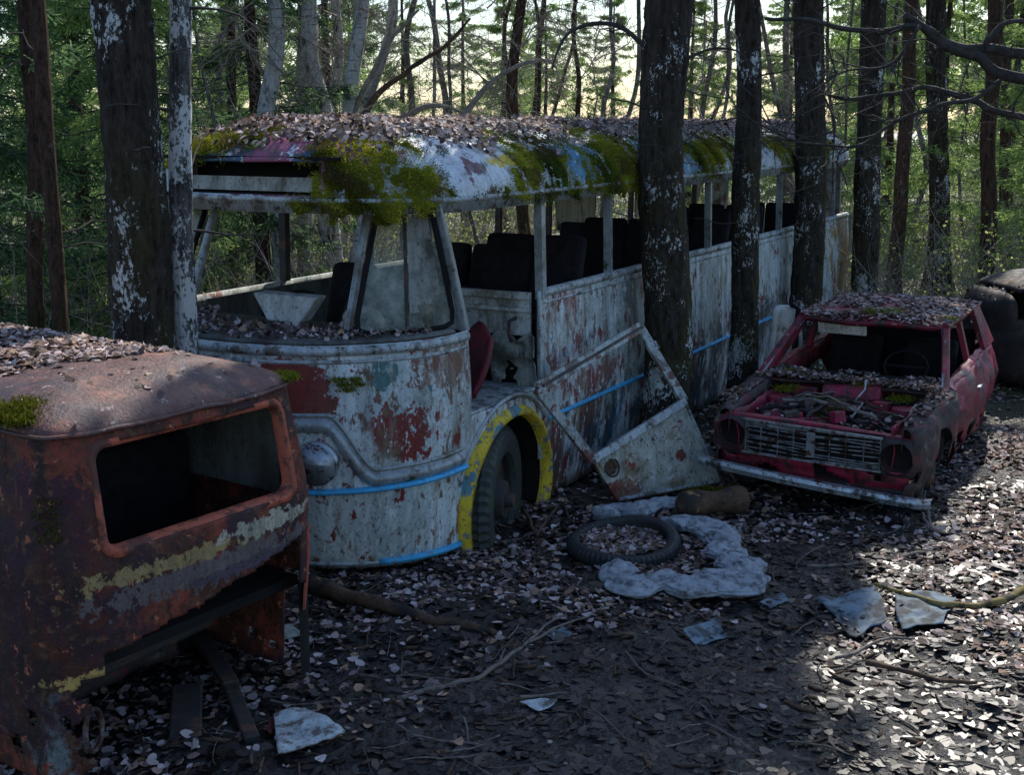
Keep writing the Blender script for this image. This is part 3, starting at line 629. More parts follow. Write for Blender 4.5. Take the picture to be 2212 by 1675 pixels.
def vkeep(c):
    x,y,z=c
    if y<.25 and abs(x)<.52:
        dx=max(0,abs(x)-.46); dz=max(0,abs(z-1.235)-.155)
        if math.hypot(dx,dz)<.055: return False
    if y<.3 and abs(x)<.56 and z<gate_bottom(x)-.007: return False
    if y<.34 and x>.56 and z<.55+.1*mn.noise(Vector((x*8,y*8,1))): return False
    if y<.14 and x<-.5 and z<.52 and x>-.64-.10*mn.noise(Vector((z*12,0,0))): return False
    if y>.7 and z>1.08 and z<1.42 and abs(x)>.6 and (y%1.05)>.18 : return False
    if mn.noise(Vector((x*9,y*9,z*9)))>.5 and z<.5: return False
    return True
S_=list(np.arange(-3.6,-.9,.04))+list(np.arange(-.9,.9,.013))+list(np.arange(.9,3.6,.05)); Z_=list(np.arange(.02,1.505,.013))
t=MB(); t.grid(vs_,S_,Z_,vkeep); t.build('body_shell','van',van,True,solid=-.012)
def vpath(pts,off): return [vs_(x,z,off) for x,z in pts]
t=MB(); t.tube([vs_(x,gate_bottom(x)+.002,-.004) for x in np.linspace(-.56,.56,60)],.010,6,jit=.5); t.build('tailgate_lip','van',van,True)
for s in (-.575,.56):
    sm=MB(); sm.tube(vpath([(s,z) for z in np.linspace(.6 if s<0 else .8,1.47,20)],.002),.007,5); sm.build('tailgate_gap','black',van)
sm=MB(); sm.tube(vpath([(x,1.478) for x in np.linspace(-.575,.56,30)],.004),.007,5); sm.build('tailgate_gap','black',van)
def rrect(hw,h0,h1,r,n=8):
    out=[]
    for cx,cz,a0 in ((hw-r,h1-r,0),(-hw+r,h1-r,90),(-hw+r,h0+r,180),(hw-r,h0+r,270)):
        for k in range(n+1): a=R(a0+90*k/n); out.append((cx+r*math.cos(a),cz+r*math.sin(a)))
    return out
a=rrect(.55,.990,1.472,.08); b=rrect(.500,1.035,1.432,.055); vs=[];fs=[]
for i in range(len(a)):
    vs+=[vs_(a[i][0],a[i][1],.002),vs_(a[i][0]*.985,1.235+(a[i][1]-1.235)*.98,.022),vs_(b[i][0]*1.02,1.235+(b[i][1]-1.235)*1.03,.020),vs_(b[i][0],b[i][1],-.035)]
n=len(a)
for i in range(n):
    for k in range(3): fs.append((i*4+k,((i+1)%n)*4+k,((i+1)%n)*4+k+1,i*4+k+1))
t=MB(); t.add(vs,fs); t.build('rear_window_frame','vanframe',van,True)
t=MB(); t.tube([vs_(s,.965,-.012) for s in np.arange(-.57,.57,.03)],.020,8,jit=.2); t.build('tailgate_ridge','van',van,True)
t=MB(); t.tube([vs_(s,.80,-.006) for s in np.arange(-1.6,-.6,.03)],.018,8,jit=.2); t.build('corner_crease','van',van,True)
def vroof(s,tau,off=0):
    rho=math.cos(tau)**(2/2.3) if tau<PI/2-1e-6 else 0
    x,y=vplan(s,.078); yc=.9
    x0=x*rho; y0=yc+(y-yc)*rho if y<yc else y
    z=1.512+.15*math.sin(tau)**(2/1.75)
    p=Vector((x0,y0,z+.02*mn.noise(Vector((x0*2,y0*2,4)))+.005*mn.noise(Vector((x0*9,y0*9,4)))))
    if off: n=Vector((x0,min(0,y0-yc),0)); n=(n.normalized()*rho if n.length>1e-4 else Vector((0,0,0)))+Vector((0,0,math.sin(tau)+.05)); p=p+n.normalized()*off
    return p
S2=list(np.arange(-3.6,3.61,.04)); t=MB(); t.grid(vroof,S2,list(np.linspace(0,PI/2,30))); t.build('roof','vanroof',van,True,solid=.01)
t=MB(); t.tube([vroof(s,0,0)+Vector((0,0,-.004))+Vector((vplan(s)[0],vplan(s)[1]-.9,0)).normalized()*.010 for s in S2],.010,7,jit=.4); t.build('rain_gutter','vanroof',van,True)
t=MB(); t.box((0,2.2,.95),(1.45,.03,1.1)); t.box((0,1.2,.50),(1.4,2.0,.05)); t.box((0,.9,.25),(1.3,.03,.5)); t.build('interior_panel','black',van)
t=MB(); t.box((.66,1.2,1.20),(.02,1.9,.5)); t.build('inner_side_panel','lining',van)
t=MB(); t.box((.1,1.0,.95),(1.0,.4,.5)); t.box((0,.9,1.12),(.9,.12,.4)); t.build('rear_seat','seat',van,bevel=.05)
t=MB(); t.bar((-.5,.62,.24),(.5,.62,.28),.09,.07,(0,1,0)); t.build('rear_axle','engine',van,bevel=.02)
t=MB(); t.grid(lambda u,v:Vector((-.45+.9*u,.80+.04*mn.noise(Vector((u*5,v*5,0))),.05+.5*v)),list(np.linspace(0,1,30)),list(np.linspace(0,1,16)),lambda c:mn.noise(c*5)<.22); t.build('firewall','cardark',van,True,solid=.01)
lp=vs_(-.62,.27,-.01)
t=MB(); t.tube([lp+Vector((.055*math.cos(a),.02*math.cos(a),.09*math.sin(a))) for a in np.linspace(0,2*PI,24)[:-1]],.012,6,closed=True,jit=.5); t.build('tail_lamp_housing','van',van,True)
t=MB(); t.grid(lambda u,v:vs_(.64+.03*u,.82-.42*v,.01)+Vector((-.02*v,.0,0)),[0,.5,1,1.6],list(np.linspace(0,1,12))); t.build('hanging_rust_strip','vanframe',van,solid=.01)
t=MB(); t.grid(lambda u,v:Vector((.60+.16*u,.1+.1*u*u,.05+.5*v)),list(np.linspace(0,1,6)),list(np.linspace(0,1,8))); t.build('inner_arch','black',van)
am=van.rotation_euler.z
def tov(P): return np.stack([math.cos(am)*P[:,0]-math.sin(am)*P[:,1]-1.29, math.sin(am)*P[:,0]+math.cos(am)*P[:,1]+5.15,P[:,2]],-1)
out=[];no=[]
while len(out)<4200:
    s=random.uniform(-3,3); ta=PI/2*random.random()**.6; p=vroof(s,ta); 
    if p.y<.70-.45*mn.noise(p*2) and random.random()<.97: continue
    if p.x<-.35+.3*mn.noise(p*1.5) and p.y<.8 and random.random()<.9: continue
    n=vroof(s,ta,.1)-p; out.append(tuple(p)); no.append(tuple(n.normalized()))
P=tov(np.array(out)); scatter('van_roof_leaf_litter',P,np.array(no)*np.array([.3,.3,1]),.042,'dead leaves lying on the rusted roof of the orange van',.2,.22,.2,.005)
def mosspatch(parent,pts,n,name,rad=.12,br=1.):
    P=np.concatenate([np.array(tuple(p))[None]+rng.normal(0,rad*.5,(n,3))*np.array([1,1,.25]) for p in pts])
    Nd=norm(rng.normal(0,.6,P.shape)+np.array([0,0,1.])); ln=(.008+.014*rng.random(len(P)))[:,None]; wd=norm(np.cross(Nd,rng.normal(0,1,Nd.shape)))*.003
    V4=np.stack([P-wd,P+wd,P+Nd*ln+wd*.4,P+Nd*ln-wd*.4],1).reshape(-1,3); hue=rng.random((len(P),1)); cc=(np.array([[.06,.095,.01]])*(1-hue)+np.array([[.32,.30,.03]])*hue)*br
    return npmesh(name,V4,np.arange(len(V4)).reshape(-1,4),'moss',parent,np.repeat(cc,4,0))
mosspatch(van,[vroof(-1.05+.03*k,.35,.01) for k in range(5)]+[vroof(-.95,.6,.01)],700,'moss',.09,.6)
mosspatch(van,[vroof(.70+.05*k,.1,.01) for k in range(5)],350,'moss',.05)
mosspatch(van,[vs_(-.74,1.26-.03*k,.012) for k in range(6)],70,'moss',.06,.35)
mosspatch(bus,[surf(.80+.03*k,1.17+.03*(k%3),.005) for k in range(-2,3)],500,'moss',.05)
# ---------- RED CAR
car=thing('red_car',(2.13,8.62,-.03),R(-29),'wrecked magenta red car without bonnet or windscreen, leaves on its roof','car')
CL=3.55
def ctop(y): return np.interp(y,[0,.25,1.2,2.0,3.2,CL],[.66,.71,.75,.79,.80,.74])
def cbot(y):
    z=.13
    for c in (.66,2.95):
        d=abs(y-c)
        if d<.34: z=max(z,.24+math.sqrt(.34**2-d*d)*.95)
    return z
def cside(sg,y,v,off=0):
    z=cbot(y)+(ctop(y)-cbot(y))*v; x=.80-.07*((z-.5)/.33)**2-.10*math.exp(-y/.12)-.09*max(0,y-2.8)
    x+=.06*mn.noise(Vector((y*2.5,z*3,sg*5)))+.018*mn.noise(Vector((y*9,z*9,sg*5)))
    return Vector((sg*(x+off),y,z))
def csidegrid(sg,y0,y1,name,mat):
    t=MB(); ys=list(np.arange(y0,y1+.001,.025)); t.grid(lambda y,v:cside(sg,y,v),ys,list(np.linspace(0,1,14)),lambda c:not(c.z<.36 and mn.noise(c*7)>.15))
    inn=.62 if y1<1.3 else .66
    t.grid(lambda y,v:Vector((sg*(abs(cside(sg,y,1).x)*(1-v)+inn*v),y,ctop(y)+.03*math.sin(v*PI*.8)+.02*mn.noise(Vector((y*6,v*2,sg))))),ys,list(np.linspace(0,1,5)))
    t.grid(lambda y,v:Vector((sg*inn,y,ctop(y)+.018-.16*v)),ys,[0,.5,1]); return t.build(name,mat,car,True,solid=.008)
csidegrid(-1,.0,1.15,'front_fender','cardark'); csidegrid(1,.0,1.15,'front_fender','cardark')
for sg in (-1,1):
    d=csidegrid(sg,1.165,2.22,'door','carred'); csidegrid(sg,2.235,CL,'rear_quarter','carred')
    t=MB(); hp=cside(sg,2.05,.75,.02); t.box(tuple(hp),(.03,.13,.025)); t.build('door_handle','steel',d,bevel=.005)
    t=MB(); t.bar((sg*.67,1.22,.80),(sg*.56,1.78,1.17),.045,.035,(1,0,0)); t.bar((sg*.67,2.22,.80),(sg*.57,2.2,1.17),.07,.04,(1,0,0)); t.build('window_frame','carred',d)
    t=MB(); t.bar((sg*.72,1.00,.74),(sg*.57,1.70,1.17),.07,.06,(1,0,0)); t.build('windscreen_pillar','carred',car,bevel=.015)
    t=MB(); t.tube([(sg*.69,1.02,.79),(sg*.63,1.36,.98),(sg*.545,1.66,1.15)],.010,5); t.build('windscreen_seal','steel',car,True)
    t=MB(); t.add([(sg*.67,3.4,.79),(sg*.68,2.85,.79),(sg*.57,2.72,1.17),(sg*.56,3.1,1.15)],[(0,1,2,3)]); t.build('rear_pillar','carred',car,solid=.04)
def croof(u,v):
    x=.62*u; y=1.63+1.53*v; return Vector((x*(1-.04*abs(v-.4)),y-.05*(1-u*u)*(1 if v<.5 else -1)*abs(2*v-1),1.165+.045*(1-abs(u)**3)*(1-abs(2*v-1)**4)+.012*(1-abs(2*v-1)**8)+.02*mn.noise(Vector((x*3,y*3,0)))))
t=MB(); t.grid(croof,list(np.linspace(-1,1,24)),list(np.linspace(0,1,24))); t.build('roof','carred',car,True,solid=.04)
t=MB(); t.bar((-.57,1.68,1.145),(.57,1.68,1.145),.05,.06,(0,1,0)); t.build('windscreen_header','carred',car,bevel=.008)
t=MB(); t.grid(lambda u,v:Vector((u*.66,3.25+.3*v,.805-.05*v)),[-1,0,1],[0,1]); t.box((0,CL,.5),(1.3,.03,.5)); t.build('boot_lid','carred',car,solid=.01)
t=MB(); t.box((0,.62,.22),(1.3,1.15,.03)); t.box((0,1.17,.46),(1.4,.03,.50)); t.build('firewall','cardark',car)
for sg in (-1,1):
    t=MB(); t.grid(lambda y,z:Vector((sg*(.56+.05*mn.noise(Vector((y*5,z*5,sg)))),y,z)),list(np.linspace(.05,1.15,16)),list(np.linspace(.25,.68,8))); t.build('inner_wing','bay',car,True,solid=.01)
    t=MB(); t.cyl((sg*.47,.78,.56),(0,0,1),.12,.2,18,.09); t.build('strut_tower','bay',car,bevel=.01)
    t=MB(); t.box((sg*.42,.26,.46),(.20,.24,.16),rz=.2*sg); t.build('tray','bay',car,bevel=.01)
t=MB(); t.bar((-.66,.06,.645),(.0,.09,.625),.07,.03,(0,0,1)); t.bar((.0,.09,.625),(.66,.08,.595),.07,.03,(0,0,1)); t.build('slam_panel','bay',car,bevel=.006)
t=MB(); t.bar((-.25,.08,.62),(.1,.62,.58),.05,.03,(0,0,1)); t.build('brace','bay',car)
t=MB(); t.bar((-.02,.15,.64),(.22,.55,.50),.045,.03,(0,0,1)); t.build('brace','engine',car)
t=MB(); t.box((0,.72,.42),(.38,.48,.28)); t.box((-.03,.70,.59),(.2,.42,.08)); t.build('engine','engine',car,bevel=.012)
t=MB(); t.cyl((.22,.50,.55),(0,0,1),.08,.12,16); t.build('air_filter','engine',car,bevel=.01)
t=MB(); t.box((.35,.93,.60),(.16,.2,.16)); t.build('battery','black',car,bevel=.01)
t=MB(); t.cyl((.04,.98,.66),(1,.1,.1),.11,.44,18,.095); t.box((-.33,1.03,.64),(.2,.14,.14)); t.build('heater_housing','bay',car,bevel=.01)
random.seed(11)
for k in range(34):
    p=Vector((random.uniform(-.5,.5),random.uniform(.15,1.0),random.uniform(.5,.68))); q=Vector((random.uniform(-.52,.52),random.uniform(.2,1.1),random.uniform(.5,.7))); m=(p+q)/2+Vector((0,0,random.uniform(.02,.16)))
    t=MB(); t.tube([p*(1-u)**2+m*2*u*(1-u)+q*u*u+Vector((0,0,.01*math.sin(u*20+k))) for u in np.linspace(0,1,14)],random.choice([.004,.006,.010,.014]),6); t.build('hose',random.choice(['black','engine','twigpale','cardark','wood']),car,True)
for k in range(44):
    t=MB(); t.box((random.uniform(-.5,.5),random.uniform(.2,1.05),random.uniform(.48,.67)),(random.uniform(.03,.17),random.uniform(.03,.13),random.uniform(.03,.12)),random.uniform(-.6,.6),random.uniform(0,3)); t.build('engine_fitting',random.choice(['engine','bay','bay','cardark','wood']),car,bevel=.006)
t=MB(); t.tube([(.15,.9,.82),(.17,.8,.77),(.12,.7,.69),(.2,.62,.7),(.16,.5,.62)],.008,5); t.build('cable','alu',car,True)
t=MB(); t.grid(lambda u,v:Vector((u*.70,1.00+.32*v,.735+.025*(1-u*u)+.01*v+.02*mn.noise(Vector((u*4,v*4,0))))),list(np.linspace(-1,1,20)),list(np.linspace(0,1,6))); t.build('scuttle','cardark',car,True,solid=.02)
t=MB(); t.box((0,1.5,.66),(1.25,.22,.16)); t.build('dashboard','black',car,bevel=.03)
t=MB(); t.tube([(.3+.17*math.cos(a),1.60+.06*math.sin(a),.82+.12*math.sin(a)) for a in np.linspace(0,2*PI,30)[:-1]],.009,6,closed=True); t.bar((.14,1.60,.82),(.46,1.60,.82),.02,.012); t.build('steering_wheel','black',car,True)
for sg in (-1,1):
    t=MB(); t.box((sg*.32,2.2,.44),(.46,.5,.16)); t.box((sg*.32,2.5,.70),(.44,.12,.44),rx=R(-14)); t.build('front_seat','seat',car,bevel=.04)
t=MB(); t.box((0,2.95,.7),(1.2,.14,.5),rx=R(-14)); t.box((0,3.15,.80),(1.2,.25,.02)); t.build('rear_seat','seat',car,bevel=.03)
t=MB(); t.box((0,2.2,.2),(1.3,2.3,.03)); t.build('floor','black',car)
t=MB(); t.box((-.24,1.65,1.09),(.40,.02,.12),rx=R(20)); t.build('sun_visor','cream',car,bevel=.02)
gr=MB()
random.seed(5)
for k in range(11):
    z=.40+.021*k
    for s in (-1,1):
        if (k,s) in ((3,1),(6,-1),(7,1)): continue
        a_=Vector((s*.02,-.02+random.gauss(0,.006),z-.01+random.gauss(0,.003))); b_=Vector((s*.48,-.01,z-.016*s+random.gauss(0,.005))); mth=(a_+b_)/2+Vector((random.gauss(0,.06),random.gauss(.0,.012),random.gauss(0,.007)))
        gr.bar(a_,mth,.007,.018,(0,1,0)); gr.bar(mth,b_,.007,.018,(0,1,0))
for x in (-.485,-.37,-.245,-.13,.13,.245,.37,.485): gr.box((x,.0,.505-.012*(x>0)-.01),(.006,.014,.225))
gr.box((0,-.018,.50),(.06,.02,.18)); gr.bar((-.5,-.02,.635),(0,-.025,.62),.014,.03); gr.bar((0,-.025,.62),(.5,-.02,.605),.014,.03); gr.bar((-.5,-.02,.395),(.5,-.02,.37),.014,.03)
gr.build('grille','grille',car)
t=MB(); t.box((0,.03,.5),(1.0,.01,.24)); t.build('radiator','black',car)
for sg in (-1,1):
    zc=.51 if sg<0 else .47
    t=MB(); t.tube([(sg*.60,-.02,zc),(sg*.60,.01,zc),(sg*.60,.10,zc)],[.112,.116,.085],26,cap=False,jit=.1); hl=t.build('headlight','cardark',car,True)
    t=MB(); t.cyl((sg*.6,.08,zc),(0,1,0),.095,.02,24); t.build('lamp_socket','black',hl)
    def sq(a,v):
        c_,s_=math.cos(a),math.sin(a); rq=.135/max(abs(c_),abs(s_)); rr_=.112*(1-v)+min(rq,.165)*v; return Vector((sg*.60+c_*rr_,-.012+.03*v,zc+s_*rr_))
    t=MB(); t.grid(sq,list(np.linspace(0,2*PI,49)),[0,.5,1]); t.build('headlight_surround','cardark',car,True)
t=MB(); t.grid(lambda u,v:Vector((u*.68,-.01+.03*u*u+.08*v+.02*mn.noise(Vector((u*4,v*3,2))),.38-.012*u-.17*v)),list(np.linspace(-1,1,30)),list(np.linspace(0,1,9)),lambda c:not(mn.noise(c*6+Vector((3,0,0)))>.28)); t.build('front_apron','bay',car,True,solid=.01)
t=MB(); rows=[]
for u in np.linspace(-1,1,40):
    x=u*.87-.02; y=-.13+.05*u*u+(.06*max(0,abs(u)-.9)/.1); zc=.245-.060*u
    rows.append([(x,y+.02,zc-.034),(x,y-.012,zc-.032),(x,y-.022,zc+.004),(x,y-.012,zc+.03),(x,y+.03,zc+.034)])
vs=[p for r_ in rows for p in r_]; t.add(vs,[(i*5+k,i*5+5+k,i*5+6+k,i*5+1+k) for i in range(39) for k in range(4)]); t.build('front_bumper','steel',car,False,solid=.006)
for sg,yy in ((-1,.66),(1,.66),(1,2.95),(-1,2.95)): tyre(car,(sg*.62,yy,.16),.27,.16)
ca,sa=math.cos(R(-29)),math.sin(R(-29))
def toc(P): return np.stack([ca*P[:,0]-sa*P[:,1]+2.13,sa*P[:,0]+ca*P[:,1]+8.62,P[:,2]-.03],-1)
n=4200; U=rng.uniform(-1,1,n); Vv=rng.random(n); k=vn(U*3+9,Vv*6)+.3*rng.random(n)>.40; U,Vv=U[k],Vv[k]; n=len(U); P=np.array([tuple(croof(u,v)) for u,v in zip(U,Vv)]); 
scatter('car_roof_leaf_litter',toc(P)+np.array([0,0,.004]),np.tile([[0,0,1.]],(n,1)),.040,'dead leaves covering the roof of the red car',.1,.22,.18,.005)
n=3600; P=np.stack([rng.uniform(-.68,.68,n),rng.uniform(.96,1.34,n),np.full(n,.768)+.02*rng.random(n)],-1); P=P[vn(P[:,0]*4,P[:,1]*5)>.30]; P2=np.stack([rng.uniform(-.52,.52,900),rng.uniform(.1,1.1,900),.44+.22*rng.random(900)**2],-1); P3=np.stack([rng.choice([-1,1],900)*rng.uniform(.62,.74,900),rng.uniform(.05,1.1,900),np.full(900,.0)],-1); P3[:,2]=np.array([ctop(y) for y in P3[:,1]])+.03; P3=P3[vn(P3[:,0]*5,P3[:,1]*6)>.45]
P=np.concatenate([P,P2,P3]); scatter('engine_bay_leaf_litter',toc(P),np.tile([[0,0,1.]],(len(P),1)),.038,'dead leaves heaped in the open engine bay of the red car',.3,.35,.25,.01)
mosspatch(car,[(-.45,.85,.70),(-.15,.8,.66),(.1,1.0,.76),(-.05,.5,.62),(.42,.9,.70),(-.5,1.1,.78)],500,'moss',.10,.9); mosspatch(car,[(.0,1.78,1.215),(.12,1.84,1.215)],600,'moss',.11); mosspatch(car,[(.55,1.85,1.19)],500,'moss',.07)
# ---------- old car
oc=thing('old_car',(4.90,12.15,0),R(8),'dark brown rusted old car with round emblem, at the right edge behind the red car','car')
def ocs(u,a,cab=False):
    if not cab: x=4.2*u; hw=.75*(1-abs(2*u-1)**9)**.4; zc=.42; hz=.36*(1-abs(2*u-1)**12)**.4
    else: x=.06+2.9*u; hw=.64*(1-abs(2*u-1)**7)**.35; zc=.72; hz=.46*(1-abs(2*u-1)**4)**.45
    c,s=math.cos(a),math.sin(a); return Vector((x,.75+hw*math.copysign(abs(c)**.35,c),zc+hz*math.copysign(abs(s)**.55,s)))
us=list(np.linspace(.001,.999,60)); aa=list(np.linspace(0,2*PI,60))
t=MB(); t.grid(lambda u,a:ocs(u,a),us,aa); t.build('body_shell','oldcar',oc,True)
t=MB(); t.grid(lambda u,a:ocs(u,a,True),us,aa,lambda c:not(.80<c.z<1.03 and (.20<c.x<.80 or .95<c.x<1.7 or 1.8<c.x<2.5))); t.build('cabin','oldcar',oc,True,solid=.03)
t=MB(); t.box((1.5,.75,.85),(2.2,1.0,.5)); t.build('interior','black',oc)
M['embl']=plain('emblem_yellow',(.36,.22,.08),.6,.3)
t=MB(); t.cyl((.22,-.03,.60),(0,1,0),.065,.012,26); em=t.build('emblem','embl',oc)
t=MB(); t.tube([(.22+.022*math.cos(a),-.042,.622+.020*math.sin(a)) for a in np.linspace(R(20),R(270),12)]+[(.22+.022*math.cos(a),-.042,.580+.022*math.sin(a)) for a in np.linspace(R(90),R(-160),12)],.006,5); t.build('letter','black',em)
t=MB(); t.tube([(.22+.052*math.cos(a),-.04,.60+.052*math.sin(a)) for a in np.linspace(0,2*PI,26)[:-1]],.003,4,closed=True); t.build('emblem_ring','black',em)
n=900; u=rng.random(n); P=np.array([tuple(Vector((4.90,12.15,0))+Vector((math.cos(R(8))*(.06+2.9*a)-math.sin(R(8))*b,math.sin(R(8))*(.06+2.9*a)+math.cos(R(8))*b,.72+.46*max(0,1-abs(2*a-1)**4)**.45+.01))) for a,b in zip(u,rng.uniform(.35,1.15,n))])
scatter('old_car_leaf_litter',P,np.tile([[0,0,1.]],(n,1)),.045,'dead leaves on the roof of the dark old car',.2,.3)
M['pale']=paint('pale_seat_shell',(.70,.67,.60),[((.25,.2,.15),(6,6,6),.54,.64)],rough=.7,grime=.3)
pp=thing('vehicle_seat',(2.38,11.25,0),R(15),'pale cream seat shell with dark edge standing between trunk and red car','seat')
t=MB(); t.grid(lambda u,v:Vector((.0+.16*u+.04*v,.05*math.sin(u*PI),.42+.66*v-.04*(2*u-1)**4)),list(np.linspace(0,1,8)),list(np.linspace(0,1,12))); t.build('seat_back','pale',pp,True,solid=.05)
t=MB(); t.tube([(.19,-.01,.42),(.22,-.02,.7),(.24,-.01,1.05),(.17,0,1.09)],.024,6); t.build('seat_frame','black',pp,True)
t=MB(); t.bar((.30,0,.45),(.26,.02,1.0),.05,.03); t.build('seat_side','pale',pp,bevel=.01)
t=MB(); t.box((.1,.0,.2),(.25,.25,.4)); t.build('seat_base','black',pp,bevel=.02)
# ---------- tyre on ground
tc=gnd(1347,1172,.035); gt=thing('loose_tyre',tuple(tc),0,'worn black tyre lying flat on the leaves beside grey stuffing','tyre'); gt.rotation_euler=(R(5),R(-3),0)
prof=[(.285,-.050),(.281,-.02),(.283,.025),(.290,.038),(.305,.044),(.330,.045),(.355,.038),(.368,.024),(.372,0),(.37,-.026),(.355,-.045),(.33,-.055),(.295,-.055)]
t=MB(); vs=[];fs=[];n=120;m=len(prof)
for i in range(n):
    a=2*PI*i/n
    for r_,z in prof:
        if r_>.35 and i%2==0: r_-=.012
        vs.append((r_*math.cos(a),r_*math.sin(a),z+.014*math.sin(a*2)))
for i in range(n):
    for j in range(m): fs.append((i*m+j,((i+1)%n)*m+j,((i+1)%n)*m+(j+1)%m,i*m+(j+1)%m))
M['rubber2']=paint('black_rubber',(.022,.025,.027),[],rough=.5,grime=0)
t.add(vs,fs); t.build('tread','rubber2',gt,False)
n=560; a=rng.random(n)*2*PI; r_=np.sqrt(rng.random(n))*.275; P=np.stack([tc.x+r_*np.cos(a),tc.y+r_*np.sin(a),np.full(n,.045)],-1); scatter('tyre_leaf_litter',P,np.tile([[0,0,1.]],(n,1)),.045,'dead leaves filling the middle of the loose tyre',.1,.3)
def lump(name,pxs,r,mat,label,cat,z=.05,flat=.6,nn=14,jit=.35,sub=6,wr=0,seed=0):
    pts=[gnd(x,y,z) for x,y in pxs]; P=[]
    for i in range(len(pts)-1):
        for k in range(sub): P.append(pts[i].lerp(pts[i+1],k/sub))
    P.append(pts[-1])
    for _ in range(3): P=[P[0]]+[(P[i-1]+P[i]*2+P[i+1])/4 for i in range(1,len(P)-1)]+[P[-1]]
    N=len(P); rr=[r*(1+.6*mn.noise(P[i]*5+Vector((seed,0,0)))) for i in range(N)]; rr[0]*=.3; rr[-1]*=.3; rr[1]*=.8; rr[-2]*=.8
    t=MB(); t.tube(P,rr,nn,jit=jit)
    V2=[]
    for v in t.v:
        v=Vector(v); v.z=z+(v.z-z)*flat
        if wr:
            a=1-abs(mn.noise(v*7+Vector((seed,0,0))))*2; b=1-abs(mn.noise(Vector((v.x*9,v.y*24,v.z*9))+Vector((5,seed,0))))*2
            v+=Vector((mn.noise(v*6),mn.noise(v*6+Vector((9,0,0))),0))*wr*1.5; v.z+=wr*(a*.5+b*.5)
        V2.append(tuple(v))
    t.v=V2; o=t.build(name,mat,None,True); s=o.modifiers.new('s','SUBSURF'); s.levels=1; s.render_levels=1
    return tag(o,label,cat)
lump('stuffed_cushion',[(1335,1225),(1325,1255),(1370,1275),(1430,1258),(1490,1276),(1560,1262),(1612,1280),(1605,1235),(1570,1200),(1560,1165),(1520,1142),(1480,1132),(1450,1140)],.115,'gray','grey blue stuffed upholstery lying bent in front of the loose tyre','cushion',.02,.38,46,.35,20,.028,3)
lump('cloth_roll',[(1298,1120),(1330,1105),(1370,1108),(1420,1092),(1480,1090),(1505,1085)],.08,'gray','grey cloth roll lying below the leaning door','cloth',.04,.6,36,.3,18,.022,8)
lump('mossy_log',[(1460,1092),(1530,1085),(1590,1080),(1612,1078)],.095,'wood','short thick mossy log with rounded end below the leaning door','log',.09,.9,16,.2)
mosspatch(bpy.data.objects['mossy_log'],[gnd(x,1060,.15) for x in (1500,1530,1560,1590)],250,'moss',.07,.5)
def netmat():
    s=NT('blue_grey_netting'); v=s.coord(); ck=s.n('ShaderNodeTexWave',wave_type='BANDS',bands_direction='DIAGONAL'); ck.inputs['Scale'].default_value=55; s.l(v,ck.inputs[0])
    n=s.noise(v,(9,9,9)); c=s.mix(ck.outputs['Fac'],(.12,.17,.20),(.24,.31,.36)); c=s.mix(s.ramp(n,.43,.56,0,.9),c,(.05,.05,.05)); s.pbr(c,.8,0,s.bump(ck.outputs['Fac'],.4,.003)); return s.m
M['net']=netmat()
def sheet(name,poly,label,cat,mat='net',z=.03,amp=.05,n=26,sol=.003,rag=.22):
    p=[gnd(x,y,z) for x,y in poly]; ctr=sum(p,Vector((0,0,0)))/4
    def f(u,v):
        q=p[0].lerp(p[1],u).lerp(p[3].lerp(p[2],u),v); e=q-ctr; q=ctr+e*(1+rag*mn.noise(Vector((u*2.3+ctr.x*7,v*2.3,ctr.y)))); 
        q.z=float(gh(q.x,q.y))+z*.6+amp*(mn.noise(Vector((q.x*3,q.y*3,2)))+.5)*.6+amp*.12*mn.noise(Vector((q.x*14,q.y*14,2))); return q
    t=MB(); t.grid(f,list(np.linspace(0,1,n)),list(np.linspace(0,1,n))); return tag(t.build(name,mat,None,True,solid=sol),label,cat)
sheet('netting_sheet',[(1765,1300),(1890,1275),(1912,1345),(1850,1362)],'blue grey netting sheet crumpled on the mud, larger left one','netting',amp=.035)
sheet('netting_sheet',[(1925,1300),(2062,1300),(2040,1368),(1950,1362)],'pale netting sheet in the sunlit patch at right under a branch','netting',amp=.035)
sheet('netting_sheet',[(1470,1348),(1545,1328),(1575,1352),(1500,1372)],'blue netting scrap half sunk in mud below the grey upholstery','netting',amp=.01,z=.008)
sheet('netting_sheet',[(1640,1295),(1690,1275),(1705,1295),(1665,1308)],'small netting scrap right of the grey upholstery','netting',amp=.01,z=.008)
sheet('netting_sheet',[(1170,1372),(1215,1352),(1238,1368),(1195,1388)],'tiny blue netting scrap beside the long forked stick','netting',amp=.01,z=.010)
sheet('pale_board',[(590,1548),(660,1545),(745,1600),(600,1645)],'pale peeled board on leaves at bottom left','board','palewood',amp=.02,z=.06,sol=.012,rag=.1)
sheet('paper_scrap',[(1120,1518),(1165,1510),(1205,1522),(1165,1537)],'small white crumpled scrap on the dark mud','scrap','palewood',amp=.02,z=.03)
sheet('red_scrap',[(572,1585),(598,1535),(605,1560),(585,1600)],'small red scrap beside the pale board','scrap','redseat',amp=.02,z=.04)
def plank(pxs,w,h,label,mat='wood',z=.05):
    a,b=[gnd(x,y,z) for x,y in pxs]; t=MB(); t.bar(a,b,w,h,(0,0,1)); return tag(t.build('plank',mat,None,bevel=.008),label,'plank')
plank([(405,1485),(400,1600)],.14,.04,'dark rotten plank under the van at bottom left','engine'); plank([(480,1440),(545,1600)],.07,.04,'dark beam lying beside the rotten plank','engine')
plank([(410,1345),(500,1480)],.08,.04,'dark board in shadow under the van tailgate','engine',.06); plank([(560,1380),(640,1360)],.16,.02,'small grey board beneath the rear corner of the van','tear',.04)
